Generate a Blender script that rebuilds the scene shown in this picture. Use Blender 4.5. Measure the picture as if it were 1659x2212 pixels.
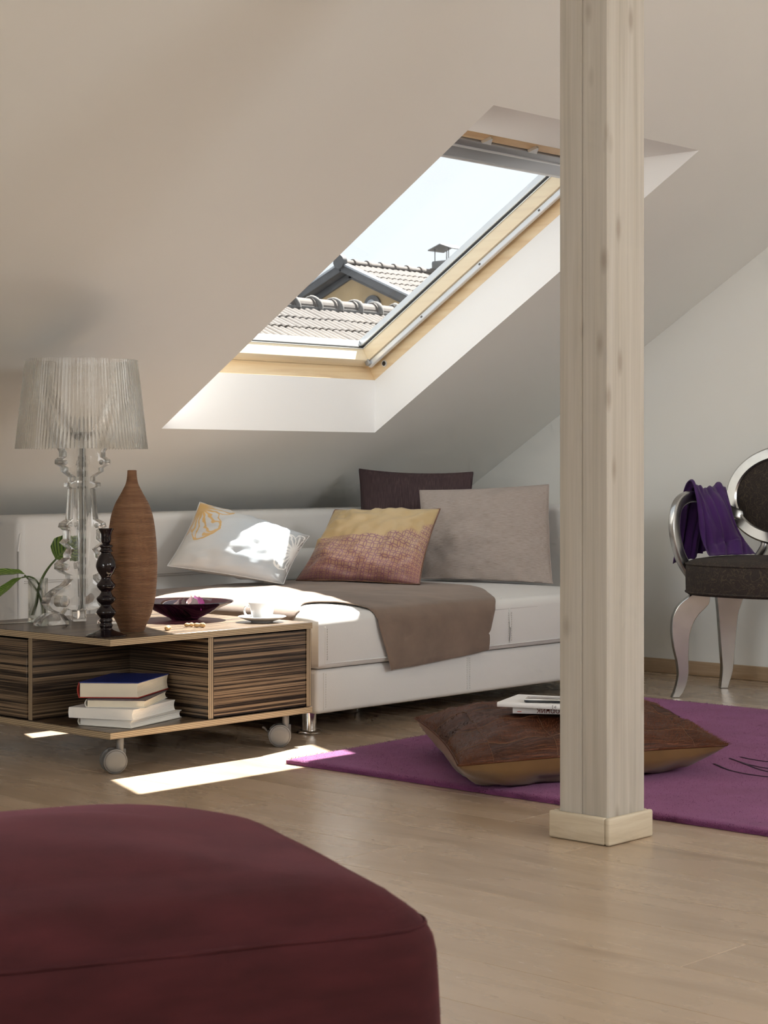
import bpy, bmesh, math, random
import numpy as np
from mathutils import Vector, Matrix, noise as mnoise
from mathutils.geometry import delaunay_2d_cdt

for o in list(bpy.data.objects):
    bpy.data.objects.remove(o, do_unlink=True)
scene = bpy.context.scene
COL = scene.collection
PI = math.pi

# ------------------------------------------------------------------ camera
TH = math.radians(42.7)                       # heading of the view in the room
cam = bpy.data.cameras.new('camera')
cam.sensor_fit = 'HORIZONTAL'
cam.sensor_width = 36.0
cam.lens = 4100.0 / 1659.0 * 36.0
cam.shift_y = -100.0 / 1659.0
cam.clip_end = 300
cam.dof.use_dof = True
cam.dof.focus_distance = 5.7
cam.dof.aperture_fstop = 28
cam_o = bpy.data.objects.new('camera', cam)
COL.objects.link(cam_o)
cam_o.location = (0, 0, .82)
cam_o.rotation_euler = (PI / 2, 0, TH - PI / 2)
scene.camera = cam_o

# ------------------------------------------------------------------ light
scene.view_settings.view_transform = 'Standard'
scene.view_settings.look = 'None'
scene.view_settings.gamma = 1.0
scene.view_settings.use_curve_mapping = False
scene.view_settings.exposure = 0.14
cy = scene.cycles
cy.max_bounces = 8; cy.diffuse_bounces = 4; cy.glossy_bounces = 3; cy.transmission_bounces = 8; cy.transparent_max_bounces = 10
cy.caustics_reflective = False; cy.caustics_refractive = False
cy.sample_clamp_indirect = 6.0
cy.use_adaptive_sampling = True; cy.adaptive_threshold = .06; cy.adaptive_min_samples = 12

world = bpy.data.worlds.new('sky')
scene.world = world
world.use_nodes = True
bg = world.node_tree.nodes['Background']
bg.inputs['Color'].default_value = (.86, .925, .97, 1)
bg.inputs['Strength'].default_value = 1.02

sun_d = Vector((-.735, -.158, -1.0)).normalized()   # travel direction of the sunlight
sun = bpy.data.lights.new('sun', 'SUN')
sun.energy = 27.0
sun.angle = math.radians(.55)
sun.color = (1.0, .965, .90)
sun_o = bpy.data.objects.new('sun', sun)
COL.objects.link(sun_o)
sun_o.rotation_euler = sun_d.to_track_quat('-Z', 'Y').to_euler()

def area(name, loc, direction, sx, sy, power, color=(1, .97, .93)):
    l = bpy.data.lights.new(name, 'AREA')
    l.shape = 'RECTANGLE'; l.size = sx; l.size_y = sy
    l.energy = power; l.color = color
    o = bpy.data.objects.new(name, l)
    COL.objects.link(o)
    o.location = loc
    o.rotation_euler = Vector(direction).to_track_quat('-Z', 'Y').to_euler()
    return o
# area fill lamps added at two roof-window openings of the unseen opposite slope
area('roof_opening_fill', (4.3, -2.05, 2.22), (0, .53, -.848), 1.7, 1.3, 94, (.97, .985, 1))
area('roof_opening_fill', (1.2, -2.05, 2.22), (0, .53, -.848), 1.7, 1.3, 30, (.97, .985, 1))
# fill lamp added at an opening made in the unseen left gable
area('gable_opening_fill', (-3.45, 1.6, 1.75), (1, .05, -.05), 2.2, 1.5, 74, (.97, .985, 1))

# ------------------------------------------------------------------ helpers
def link(o, parent=None):
    COL.objects.link(o)
    if parent is not None:
        o.parent = parent
    return o

def root_loc(p):
    v = Vector((0, 0, 0))
    while p is not None:
        v += p.location
        p = p.parent
    return v

def tag(o, label=None, cat=None, group=None, kind=None):
    if label: o['label'] = label
    if cat: o['category'] = cat
    if group: o['group'] = group
    if kind: o['kind'] = kind
    return o

def thing(name, loc, label=None, cat=None, group=None, kind=None):
    o = bpy.data.objects.new(name, None)
    o.empty_display_size = .05
    o.location = loc
    link(o)
    return tag(o, label, cat, group, kind)

def obj(name, V, F, mat, parent=None, smooth=False, base=None, uv=None, fmat=None, sharp=None, kind=None):
    """V are world points. Without a parent the origin goes to base."""
    off = root_loc(parent) if parent is not None else Vector(base or (0, 0, 0))
    V = np.asarray(V, float).reshape(-1, 3)
    me = bpy.data.meshes.new(name)
    me.from_pydata([tuple(v) for v in (V - np.array(off))], [], [tuple(int(i) for i in f) for f in F])
    mats = mat if isinstance(mat, (list, tuple)) else [mat]
    for m in mats: me.materials.append(m)
    if fmat is not None:
        me.polygons.foreach_set('material_index', list(fmat))
    if smooth:
        me.polygons.foreach_set('use_smooth', [True] * len(me.polygons))
    if uv is not None:
        ul = me.uv_layers.new(name='UVMap')
        li = np.zeros(len(me.loops), int); me.loops.foreach_get('vertex_index', li)
        ul.data.foreach_set('uv', np.asarray(uv, float)[li].ravel())
    me.update()
    if smooth and sharp is not None:
        try: me.set_sharp_from_angle(angle=math.radians(sharp))
        except Exception: pass
    o = bpy.data.objects.new(name, me)
    link(o, parent)
    if parent is None: o.location = off
    if kind: o['kind'] = kind
    return o

def bm_out(bm):
    bm.verts.index_update()
    V = [tuple(v.co) for v in bm.verts]; F = [[v.index for v in f.verts] for f in bm.faces]
    N = [tuple(f.normal) for f in bm.faces]
    bm.free()
    return V, F, N

def box_mesh(lo, hi, bevel=0.0, seg=2):
    bm = bmesh.new()
    lo = Vector(lo); hi = Vector(hi)
    bmesh.ops.create_cube(bm, size=1.0, matrix=Matrix.Translation((lo + hi) / 2) @ Matrix.Diagonal((*(hi - lo), 1)))
    if bevel > 0:
        bmesh.ops.bevel(bm, geom=list(bm.edges), offset=bevel, segments=seg, profile=.5, affect='EDGES')
    bm.normal_update()
    return bm_out(bm)

def box(name, lo, hi, mat, parent=None, bevel=0.002, seg=2, base=None, mats_by=None, **k):
    V, F, N = box_mesh(lo, hi, bevel, seg)
    fm = None
    if mats_by is not None:
        fm = [mats_by(n) for n in N]
    return obj(name, V, F, mat, parent, smooth=bevel > 0, base=base, fmat=fm, sharp=40, **k)

def rot_box(name, c, half, axes, mat, parent=None, bevel=.002, seg=2, base=None, **k):
    """box around c with half sizes along three unit axes"""
    V, F, N = box_mesh((-half[0], -half[1], -half[2]), half, bevel, seg)
    A = np.array([list(a) for a in axes], float)
    V = np.array(V) @ A + np.array(c, float)
    if np.linalg.det(A) < 0: F = [f[::-1] for f in F]
    return obj(name, V, F, mat, parent, smooth=bevel > 0, base=base, sharp=40, **k)

def lathe_mesh(prof, c, n=48, closed=False):
    """prof: (r, z) pairs, z absolute above c[2]"""
    V = []; F = []
    m = len(prof)
    for r, z in prof:
        for i in range(n):
            a = 2 * PI * i / n
            V.append((c[0] + r * math.cos(a), c[1] + r * math.sin(a), c[2] + z))
    for j in range(m - 1 if not closed else m):
        j2 = (j + 1) % m
        for i in range(n):
            i2 = (i + 1) % n
            F.append((j * n + i, j * n + i2, j2 * n + i2, j2 * n + i))
    if not closed:
        if prof[0][0] > 1e-5: F.append(tuple(reversed(range(n))))
        if prof[-1][0] > 1e-5: F.append(tuple(range((m - 1) * n, m * n)))
    return V, F

def lathe(name, prof, c, mat, parent=None, n=48, closed=False, base=None, sharp=50, **k):
    V, F = lathe_mesh(prof, c, n, closed)
    return obj(name, V, F, mat, parent, smooth=True, base=base, sharp=sharp, **k)

def spline(pts, n):
    """Catmull-Rom through pts"""
    P = [np.array(p, float) for p in pts]
    P = [2 * P[0] - P[1]] + P + [2 * P[-1] - P[-2]]
    out = []
    segs = len(P) - 3
    for s in range(segs):
        p0, p1, p2, p3 = P[s:s + 4]
        m = n
        for i in range(m):
            t = i / m
            out.append(.5 * (2 * p1 + (p2 - p0) * t + (2 * p0 - 5 * p1 + 4 * p2 - p3) * t * t + (3 * p1 - p0 - 3 * p2 + p3) * t ** 3))
    out.append(P[-2])
    return out

def tube_mesh(path, rad, n=10, up=(0, 0, 1), closed=False, flat=None, square=2.0):
    """rad: number or list (or list of (a,b)); section is a superellipse"""
    P = [Vector(p) for p in path]
    m = len(P)
    V = []; F = []
    up = Vector(up)
    for i, p in enumerate(P):
        if closed: t = P[(i + 1) % m] - P[(i - 1) % m]
        else: t = P[min(i + 1, m - 1)] - P[max(i - 1, 0)]
        t.normalize()
        s = t.cross(up)
        if s.length < 1e-4: s = t.cross(Vector((1, 0, 0)))
        s.normalize()
        w = s.cross(t)
        r = rad[i] if isinstance(rad, (list, np.ndarray)) else rad
        a, b = (r if isinstance(r, (list, tuple)) else (r, r))
        for k in range(n):
            an = 2 * PI * (k + .5) / n
            ca, sa = math.cos(an), math.sin(an)
            e = 2.0 / square
            x = math.copysign(abs(ca) ** e, ca) * a; y = math.copysign(abs(sa) ** e, sa) * b
            V.append(tuple(p + s * x + w * y))
    for i in range(m if closed else m - 1):
        i2 = (i + 1) % m
        for k in range(n):
            k2 = (k + 1) % n
            F.append((i * n + k, i * n + k2, i2 * n + k2, i2 * n + k))
    if not closed:
        F.append(tuple(reversed(range(n)))); F.append(tuple(range((m - 1) * n, m * n)))
    return V, F

def tube(name, path, rad, mat, parent=None, n=10, base=None, up=(0, 0, 1), closed=False, square=2.0, sharp=60, **k):
    V, F = tube_mesh(path, rad, n, up, closed, square=square)
    return obj(name, V, F, mat, parent, smooth=True, base=base, sharp=sharp, **k)

def prism(name, outline, o, ax, ay, az, th, mat, parent=None, bevel=0, base=None, smooth=True, sharp=35, seg=2, **k):
    """outline (a,b) in the plane ax, ay through o; extruded th/2 both ways along az"""
    bm = bmesh.new()
    o = Vector(o); ax = Vector(ax); ay = Vector(ay); az = Vector(az)
    lo = [bm.verts.new(o + ax * a + ay * b - az * th / 2) for a, b in outline]
    hi = [bm.verts.new(o + ax * a + ay * b + az * th / 2) for a, b in outline]
    n = len(outline)
    bm.faces.new(lo); bm.faces.new(hi[::-1])
    for i in range(n):
        j = (i + 1) % n
        bm.faces.new((lo[j], lo[i], hi[i], hi[j]))
    bmesh.ops.recalc_face_normals(bm, faces=bm.faces)
    if bevel:
        ed = [e for e in bm.edges if len(e.link_faces) == 2 and any(len(f.verts) == n for f in e.link_faces)]
        bmesh.ops.bevel(bm, geom=ed, offset=bevel, segments=seg, profile=.5, affect='EDGES')
    bmesh.ops.triangulate(bm, faces=[f for f in bm.faces if len(f.verts) > 4])
    V, F, N = bm_out(bm)
    return obj(name, V, F, mat, parent, smooth=smooth, base=base, sharp=sharp, **k)

def nz(x, y, z=0.0):
    return mnoise.noise(Vector((x, y, z)))

# ------------------------------------------------------------------ materials
class NT:
    def __init__(self, name):
        self.m = bpy.data.materials.new(name); self.m.use_nodes = True
        self.t = self.m.node_tree; self.t.nodes.clear()
        self.out = self.t.nodes.new('ShaderNodeOutputMaterial')
    def a(self, typ, ins=None, **props):
        n = self.t.nodes.new('ShaderNode' + typ)
        for k, v in props.items(): setattr(n, k, v)
        for k, v in (ins or {}).items(): self.set(n.inputs[k], v)
        return n
    def set(self, sock, v):
        if hasattr(v, 'is_output') or isinstance(v, bpy.types.NodeSocket): self.t.links.new(v, sock)
        elif hasattr(v, 'outputs'): self.t.links.new(v.outputs[0], sock)
        else:
            if isinstance(v, (tuple, list)) and len(v) == 3 and sock.type == 'RGBA': v = (*v, 1)
            sock.default_value = v
    def math(self, op, a, b=0.0, c=None, clamp=False):
        n = self.a('Math', operation=op, use_clamp=clamp)
        self.set(n.inputs[0], a); self.set(n.inputs[1], b)
        if c is not None: self.set(n.inputs[2], c)
        return n.outputs[0]
    def ramp(self, fac, stops, interp='LINEAR'):
        n = self.a('ValToRGB'); cr = n.color_ramp; cr.interpolation = interp
        while len(cr.elements) > 1: cr.elements.remove(cr.elements[-1])
        cr.elements[0].position = stops[0][0]; cr.elements[0].color = (*stops[0][1], 1) if len(stops[0][1]) == 3 else stops[0][1]
        for p, c in stops[1:]:
            e = cr.elements.new(p); e.color = (*c, 1) if len(c) == 3 else c
        self.set(n.inputs[0], fac)
        return n.outputs[0]
    def mix(self, fac, a, b, mode='MIX'):
        n = self.a('Mix', data_type='RGBA', blend_type=mode)
        self.set(n.inputs[0], fac); self.set(n.inputs[6], a); self.set(n.inputs[7], b)
        return n.outputs[2]
    def coord(self, kind='Object', scale=(1, 1, 1), rot=(0, 0, 0), loc=(0, 0, 0)):
        tc = self.a('TexCoord')
        mp = self.a('Mapping', {'Scale': scale, 'Rotation': rot, 'Location': loc})
        self.t.links.new(tc.outputs[kind], mp.inputs[0])
        return mp.outputs[0]
    def noise(self, vec, scale=5.0, detail=3.0, rough=.55, dist=0.0):
        n = self.a('TexNoise', {'Scale': scale, 'Detail': detail, 'Roughness': rough, 'Distortion': dist})
        self.set(n.inputs['Vector'], vec)
        return n.outputs[0]
    def sep(self, vec):
        n = self.a('SeparateXYZ'); self.set(n.inputs[0], vec); return n.outputs
    def bump(self, h, strength=.2, dist=.01):
        n = self.a('Bump', {'Strength': strength, 'Distance': dist}); self.set(n.inputs['Height'], h); return n.outputs[0]
    def principled(self, color, rough=.5, metallic=0.0, normal=None, **k):
        n = self.a('BsdfPrincipled')
        self.set(n.inputs['Base Color'], color); self.set(n.inputs['Roughness'], rough); self.set(n.inputs['Metallic'], metallic)
        if normal is not None: self.set(n.inputs['Normal'], normal)
        for kk, v in k.items(): self.set(n.inputs[kk.replace('_', ' ')], v)
        self.t.links.new(n.outputs[0], self.out.inputs[0])
        return self.m
    def done(self, shader):
        self.t.links.new(shader, self.out.inputs[0]); return self.m

def simple(name, color, rough=.5, metallic=0.0, var=0.0, vscale=6.0, bump=0.0, bscale=60.0, bdist=.002, **k):
    t = NT(name)
    c = color
    vec = t.coord()
    if var > 0:
        n = t.noise(vec, vscale, 4.0)
        c = t.ramp(n, [(.3, tuple(x * (1 - var) for x in color)), (.7, tuple(min(1, x * (1 + var)) for x in color))])
    nm = None
    if bump > 0:
        nm = t.bump(t.noise(vec, bscale, 4.0), bump, bdist)
    return t.principled(c, rough, metallic, nm, **k)

M = {}
M['paint'] = simple('white_paint', (.862, .870, .838), .75, var=.012, vscale=1.5, bump=.06, bscale=220, bdist=.001)
M['reveal_paint'] = simple('reveal_paint', (.88, .88, .875), .7, bump=.04, bscale=220, bdist=.001)

def wood_floor():
    t = NT('maple_plank')
    oi = t.a('ObjectInfo')
    tc = t.a('TexCoord')
    off = t.a('Combine' + 'XYZ', {'X': t.math('MULTIPLY', oi.outputs['Random'], 37.0), 'Y': t.math('MULTIPLY', oi.outputs['Random'], 91.0), 'Z': 0.0})
    add = t.a('VectorMath', operation='ADD'); t.set(add.inputs[0], tc.outputs['Object']); t.set(add.inputs[1], off)
    mp = t.a('Mapping', {'Scale': (7, 1.3, 1)}); t.set(mp.inputs[0], add)
    g = t.noise(mp.outputs[0], 1.3, 3.0, .5, 1.1)
    mp2 = t.a('Mapping', {'Scale': (70, 1.1, 1)}); t.set(mp2.inputs[0], add)
    g2 = t.noise(mp2.outputs[0], 1.5, 2.0, .5, .2)
    c = t.ramp(g, [(.25, (.36, .262, .178)), (.42, (.43, .322, .225)), (.58, (.465, .352, .25)), (.78, (.50, .388, .285))])
    c = t.mix(.03, c, t.ramp(g2, [(.35, (.22, .13, .075)), (.7, (.68, .52, .38))]))
    rnd = t.ramp(oi.outputs['Random'], [(0, (.90, .885, .87)), (.5, (1, 1, 1)), (1, (1.06, 1.05, 1.03))])
    c = t.mix(1.0, c, rnd, 'MULTIPLY')
    r = t.math('MULTIPLY_ADD', g, .10, .22)
    return t.principled(c, r, 0, None, Coat_Weight=.25, Coat_Roughness=.2)
M['floor'] = wood_floor()
M['underfloor'] = simple('underfloor', (.16, .10, .06), .8)

def pine(name, light=1.0, along=1, scale=1.0, pale=0.0):
    t = NT(name)
    sc = {0: (1.2, 22, 22), 1: (22, 1.2, 22), 2: (22, 22, 1.2)}[along]
    vec = t.coord('Object', tuple(x * scale for x in sc))
    g = t.noise(vec, 1.0, 5.0, .6, 1.6)
    c = t.ramp(g, [(.3, (.60 * light, .39 * light, .20 * light)), (.45, (.72 * light, .52 * light, .29 * light)), (.6, (.78 * light, .60 * light, .37 * light)), (.75, (.82 * light, .66 * light, .44 * light))])
    if pale: c = t.mix(pale, c, (.86, .79, .62, 1))
    return t.principled(c, .38, 0, t.bump(g, .05, .002))
M['pine_x'] = pine('pine_across', 1.0, 0, pale=.18)
M['pine_s'] = pine('pine_along', 1.0, 1, pale=.18)
M['sash_x'] = pine('pale_pine_across', 1.05, 0, pale=.65)
M['sash_s'] = pine('pale_pine_along', 1.05, 1, pale=.65)

def post_wood():
    t = NT('whitewashed_spruce')
    oi = t.a('ObjectInfo')
    vec = t.coord('Object', (26, 26, 1.0))
    g = t.noise(vec, 1.0, 6.0, .6, .7)
    g2 = t.noise(t.coord('Object', (120, 120, 2.2)), 1.0, 3.0, .6)
    c = t.ramp(g, [(.25, (.37, .33, .268)), (.45, (.445, .407, .345)), (.6, (.485, .45, .392)), (.8, (.525, .497, .45))])
    c = t.mix(.22, c, t.ramp(g2, [(.35, (.36, .33, .30)), (.65, (.62, .58, .51))]))
    vo = t.a('TexVoronoi', {'Scale': 1.0, 'Randomness': 1.0}); t.set(vo.inputs['Vector'], t.coord('Object', (17, 17, 6.0)))
    knot = t.ramp(vo.outputs['Distance'], [(.07, (1, 1, 1)), (.14, (.5, .5, .5)), (.22, (0, 0, 0))])
    c = t.mix(t.math('MULTIPLY', knot, .62), c, (.27, .215, .165, 1))
    return t.principled(c, .6, 0, t.bump(g2, .08, .002))
M['post'] = post_wood()

def grain(name, stops, scale, rough=.5, bump=.05, along=0, coat=0):
    t = NT(name)
    vec = t.coord('Object', scale)
    g = t.noise(vec, 1.0, 5.0, .6, .8)
    return t.principled(t.ramp(g, stops), rough, 0, t.bump(g, bump, .001), Coat_Weight=coat)
M['oak'] = grain('pale_ash', [(.3, (.50, .42, .30)), (.5, (.58, .50, .375)), (.7, (.63, .56, .43))], (6, 6, 60), .5)
M['skirting'] = grain('maple_skirting', [(.3, (.42, .29, .17)), (.5, (.50, .36, .23)), (.7, (.56, .42, .28))], (4, 4, 60), .45)

def zebrano(name, scale):
    t = NT(name)
    g = t.noise(t.coord('Object', scale), 1.0, 3.0, .55, .18)
    g2 = t.noise(t.coord('Object', tuple(x * 3.1 for x in scale)), 1.0, 2.0, .5, .2)
    f = t.math('ADD', t.math('MULTIPLY', g, .72), t.math('MULTIPLY', g2, .28))
    c = t.ramp(f, [(.40, (.012, .008, .006)), (.475, (.028, .018, .012)), (.525, (.135, .090, .054)), (.60, (.25, .175, .107)), (.70, (.32, .23, .145))])
    return t.principled(c, .33, 0, t.bump(f, .05, .001))
M['zebra_v'] = zebrano('zebrano_upright', (1.3, 1.3, 290))
M['zebra_t'] = zebrano('zebrano_flat', (1.3, 250, 1.3))
def ply():
    t = NT('plywood_edge')
    s = t.sep(t.coord('Object', (1, 1, 1)))
    w = t.math('FRACT', t.math('MULTIPLY', s[2], 1 / .0046))
    st = t.ramp(w, [(.0, (.095, .060, .036)), (.30, (.13, .085, .05)), (.36, (.50, .39, .24)), (.90, (.60, .48, .31)), (.96, (.11, .07, .04))])
    n = t.noise(t.coord('Object', (30, 30, 500)), 1.0, 2.0)
    c = t.mix(t.math('MULTIPLY', n, .5), st, (.30, .22, .14, 1))
    return t.principled(c, .5)
M['ply'] = ply()
def plyv(axis):
    t = NT('plywood_edge_upright')
    s = t.sep(t.coord('Object', (1, 1, 1)))
    w = t.math('FRACT', t.math('MULTIPLY', s[axis], 1 / .0062))
    st = t.ramp(w, [(.0, (.08, .052, .033)), (.40, (.12, .08, .05)), (.5, (.48, .37, .23)), (.85, (.50, .39, .25)), (.95, (.10, .065, .04))])
    return t.principled(st, .5)
M['plyv_x'] = plyv(0); M['plyv_y'] = plyv(1)

M['leather'] = simple('white_leather', (.645, .638, .62), .42, var=.015, vscale=3, bump=.16, bscale=190, bdist=.0012)
M['stitch'] = simple('cream_thread', (.55, .53, .48), .6)
M['crease'] = simple('leather_crease', (.40, .385, .355), .6)
M['chrome'] = simple('chrome', (.78, .76, .73), .12, 1.0)
M['dark_metal'] = simple('dark_metal', (.10, .095, .09), .3, 1.0)
M['silver'] = simple('silver_leaf', (.50, .50, .49), .27, 1.0, var=.05, vscale=30, bump=.03, bscale=90)
M['alu'] = simple('grey_aluminium', (.42, .44, .47), .36, .7)
M['alu_light'] = simple('pale_aluminium', (.72, .745, .77), .34, .45)
M['gasket'] = simple('black_gasket', (.015, .016, .018), .5)
M['caster'] = simple('grey_caster_plastic', (.17, .165, .155), .38, .2)
M['caster_dark'] = simple('dark_caster_plastic', (.075, .07, .065), .45)
M['white_china'] = simple('white_porcelain', (.86, .87, .87), .10, Coat_Weight=.4)
M['paper'] = simple('book_pages', (.74, .67, .53), .8)
M['paper_white'] = simple('white_pages', (.79, .77, .72), .8)
M['cover_blue'] = simple('blue_cover', (.018, .035, .20), .35)
M['cover_red'] = simple('red_cloth', (.33, .028, .016), .6)
M['cover_dark'] = simple('dark_violet_cover', (.045, .030, .055), .4)
M['cover_white'] = simple('white_cover', (.82, .81, .80), .45)
M['cover_cream'] = simple('cream_cover', (.70, .68, .62), .6)
M['ink'] = simple('dark_red_ink', (.16, .022, .014), .6)
M['ink_red'] = simple('red_ink', (.52, .055, .03), .6)
M['black_plastic'] = simple('black_plastic', (.016, .016, .018), .25)
M['screen'] = simple('phone_glass', (.17, .155, .15), .06, .0, Coat_Weight=1.0)
M['phone_edge'] = simple('phone_edge', (.75, .74, .70), .2, .6)
M['velvet_aub'] = None

def fabric_streak(name, stops, scale, rough=.85, bump=.25, sheen=0.0, coord='UV', dist=.002):
    t = NT(name)
    g = t.noise(t.coord(coord, scale), 1.0, 4.0, .65)
    c = t.ramp(g, stops)
    return t.principled(c, rough, 0, t.bump(g, bump, dist), Sheen_Weight=sheen)
M['linen'] = fabric_streak('taupe_linen', [(.28, (.235, .19, .165)), (.45, (.315, .265, .235)), (.58, (.35, .30, .27)), (.76, (.40, .35, .32))], (22, 230, 1), .9, .3)
M['aubergine'] = fabric_streak('aubergine_weave', [(.30, (.028, .015, .017)), (.50, (.052, .030, .033)), (.72, (.10, .062, .062))], (190, 9, 1), .9, .3)
M['suede'] = simple('brown_suede', (.175, .122, .090), .95, var=.18, vscale=7, bump=.22, bscale=160, bdist=.0015, Sheen_Weight=.12, Sheen_Roughness=.6)
M['suede_back'] = simple('suede_flesh_side', (.36, .31, .22), .95, bump=.2, bscale=200)
M['pouf'] = None

def pouf_mat():
    t = NT('maroon_velour')
    n = t.noise(t.coord('Object', (4, 4, 16)), 3.0, 4.0)
    c = t.ramp(n, [(.3, (.036, .0075, .009)), (.7, (.058, .012, .0145))])
    b = t.noise(t.coord('Object', (1, 1, 1)), 320.0, 3.0)
    return t.principled(c, .9, 0, t.bump(b, .2, .001), Sheen_Weight=.20, Sheen_Roughness=.4, Sheen_Tint=(.50, .18, .24), Specular_IOR_Level=.2)
M['pouf'] = pouf_mat()

def rug_mat():
    t = NT('purple_wool')
    n = t.noise(t.coord('Object', (6, 6, 6)), 1.0, 5.0)
    n2 = t.noise(t.coord('Object', (1, 1, 1)), 420.0, 3.0)
    f = t.math('ADD', t.math('MULTIPLY', n, .5), t.math('MULTIPLY', n2, .5))
    c = t.ramp(f, [(.36, (.115, .022, .080)), (.5, (.165, .034, .118)), (.64, (.21, .052, .155))])
    return t.principled(c, .95, 0, t.bump(n2, .7, .004), Sheen_Weight=.30, Sheen_Roughness=.5, Sheen_Tint=(.75, .40, .66))
M['rug'] = rug_mat()
M['rug_line'] = simple('dark_plum_groove', (.035, .008, .03), .95)

def hide_mat():
    t = NT('brown_cowhide')
    oi = t.a('ObjectInfo')
    off = t.a('CombineXYZ', {'X': t.math('MULTIPLY', oi.outputs['Random'], 13.0), 'Y': t.math('MULTIPLY', oi.outputs['Random'], 29.0), 'Z': 0.0})
    tc = t.a('TexCoord')
    add = t.a('VectorMath', operation='ADD'); t.set(add.inputs[0], tc.outputs['UV']); t.set(add.inputs[1], off)
    mp = t.a('Mapping', {'Scale': (9, 90, 1)}); t.set(mp.inputs[0], add)
    g = t.noise(mp.outputs[0], 1.0, 4.0, .7, .6)
    mp2 = t.a('Mapping', {'Scale': (4, 4, 1)}); t.set(mp2.inputs[0], add)
    g2 = t.noise(mp2.outputs[0], 1.0, 3.0)
    c = t.ramp(g, [(.3, (.018, .006, .003)), (.5, (.066, .020, .008)), (.70, (.185, .066, .028))])
    c = t.mix(t.ramp(g2, [(.48, (0, 0, 0)), (.70, (.6, .6, .6))]), c, (.035, .013, .007, 1))
    return t.principled(c, .55, 0, t.bump(g, .5, .003), Specular_IOR_Level=.22)
M['hide'] = hide_mat()
M['thread'] = simple('tan_thread', (.20, .105, .055), .8)

def satin(name, c1, c2, rough=.38):
    t = NT(name)
    g = t.noise(t.coord('Object', (3, 3, 3)), 1.5, 3.0)
    w = t.noise(t.coord('Object', (1, 1, 1)), 300.0, 2.0)
    return t.principled(t.ramp(g, [(.3, c1), (.7, c2)]), rough, 0, t.bump(w, .05, .001), Sheen_Weight=.15)
M['ochre_satin'] = satin('ochre_satin', (.155, .080, .024), (.215, .118, .038), .5)

def gold_print():
    t = NT('gold_satin_print')
    uv = t.coord('UV')
    s = t.sep(uv)
    base = t.ramp(t.math('ADD', s[1], t.math('MULTIPLY', t.noise(uv, 3.0), .12)), [(.05, (.20, .085, .05)), (.30, (.42, .215, .11)), (.55, (.47, .33, .16)), (1.0, (.44, .33, .17))])
    sc = t.a('Mapping', {'Scale': (24, 19, 1), 'Rotation': (0, 0, math.radians(6))}); t.set(sc.inputs[0], uv)
    fr = t.a('VectorMath', operation='FRACTION'); t.set(fr.inputs[0], sc)
    flat = t.a('VectorMath', operation='MULTIPLY'); t.set(flat.inputs[0], fr); flat.inputs[1].default_value = (1, 1, 0)
    d = None
    for cx in (0, 1):
        for cy in (0, 1):
            ds = t.a('VectorMath', operation='DISTANCE'); t.set(ds.inputs[0], flat); ds.inputs[1].default_value = (cx, cy, 0)
            e = t.math('ABSOLUTE', t.math('SUBTRACT', ds.outputs['Value'], .7071))
            d = e if d is None else t.math('MINIMUM', d, e)
    line = t.ramp(d, [(.035, (1, 1, 1)), (.085, (0, 0, 0))])
    big = t.noise(uv, 2.2, 2.0)
    edge = t.math('ADD', t.math('MULTIPLY', big, .5), t.math('MULTIPLY', s[0], .22))   # height of the printed field
    mask = t.ramp(t.math('SUBTRACT', t.math('ADD', edge, .17), s[1]), [(.0, (0, 0, 0)), (.02, (1, 1, 1))])
    f = t.math('MULTIPLY', line, mask)
    tint = t.mix(t.math('MULTIPLY', mask, .35), base, (.42, .25, .20, 1))
    c = t.mix(t.math('MULTIPLY', f, .8), tint, (.18, .055, .12, 1))
    return t.principled(c, .36, 0, t.bump(t.noise(uv, 5.0, 4.0), .15, .01), Sheen_Weight=.1)
M['gold'] = gold_print()

def silk_print():
    t = NT('pale_silk_flower_print')
    uv = t.coord('UV')
    s = t.sep(uv)
    base = t.ramp(s[0], [(.0, (.50, .48, .44)), (.30, (.53, .535, .53)), (.55, (.455, .51, .56)), (.82, (.48, .52, .555)), (.93, (.34, .34, .34)), (1.0, (.27, .27, .27))])  # right end darkened in the colour for the shade it lies in
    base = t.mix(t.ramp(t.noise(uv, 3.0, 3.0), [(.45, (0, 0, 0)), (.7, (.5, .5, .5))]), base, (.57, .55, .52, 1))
    def flower(cx, cy, R, k, col, c, wid, a0=0.0):
        x = t.math('SUBTRACT', s[0], cx); y = t.math('MULTIPLY', t.math('SUBTRACT', s[1], cy), .75)
        r = t.math('SQRT', t.math('ADD', t.math('MULTIPLY', x, x), t.math('MULTIPLY', y, y)))
        wob = t.math('MULTIPLY', t.noise(uv, 7.0, 2.0), 1.2)
        an = t.math('ADD', t.math('ARCTAN2', y, x), t.math('MULTIPLY', wob, .55))
        ray = t.math('MULTIPLY', t.math('ABSOLUTE', t.math('SINE', t.math('MULTIPLY', an, k))), r)
        ln = t.ramp(ray, [(wid * .55, (1, 1, 1)), (wid, (0, 0, 0))])
        Rv = t.math('MULTIPLY', t.math('ADD', .62, t.math('MULTIPLY', t.math('ABSOLUTE', t.math('SINE', t.math('MULTIPLY', an, 2.5))), .38)), R)
        inside = t.math('LESS_THAN', r, Rv)
        rim = t.math('LESS_THAN', t.math('ABSOLUTE', t.math('SUBTRACT', r, Rv)), .0085)
        f = t.math('MAXIMUM', t.math('MULTIPLY', ln, inside), rim)
        return t.mix(t.math('MULTIPLY', f, .85), c, (*col, 1))
    c = flower(.07, .80, .34, 11.0, (.60, .34, .07), base, .13)
    c = flower(.93, .52, .24, 9.0, (.92, .92, .90), c, .10)
    return t.principled(c, .34, 0, t.bump(t.noise(uv, 3.0, 2.0), .04, .004), Sheen_Weight=.15)
M['silk'] = silk_print()
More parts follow.
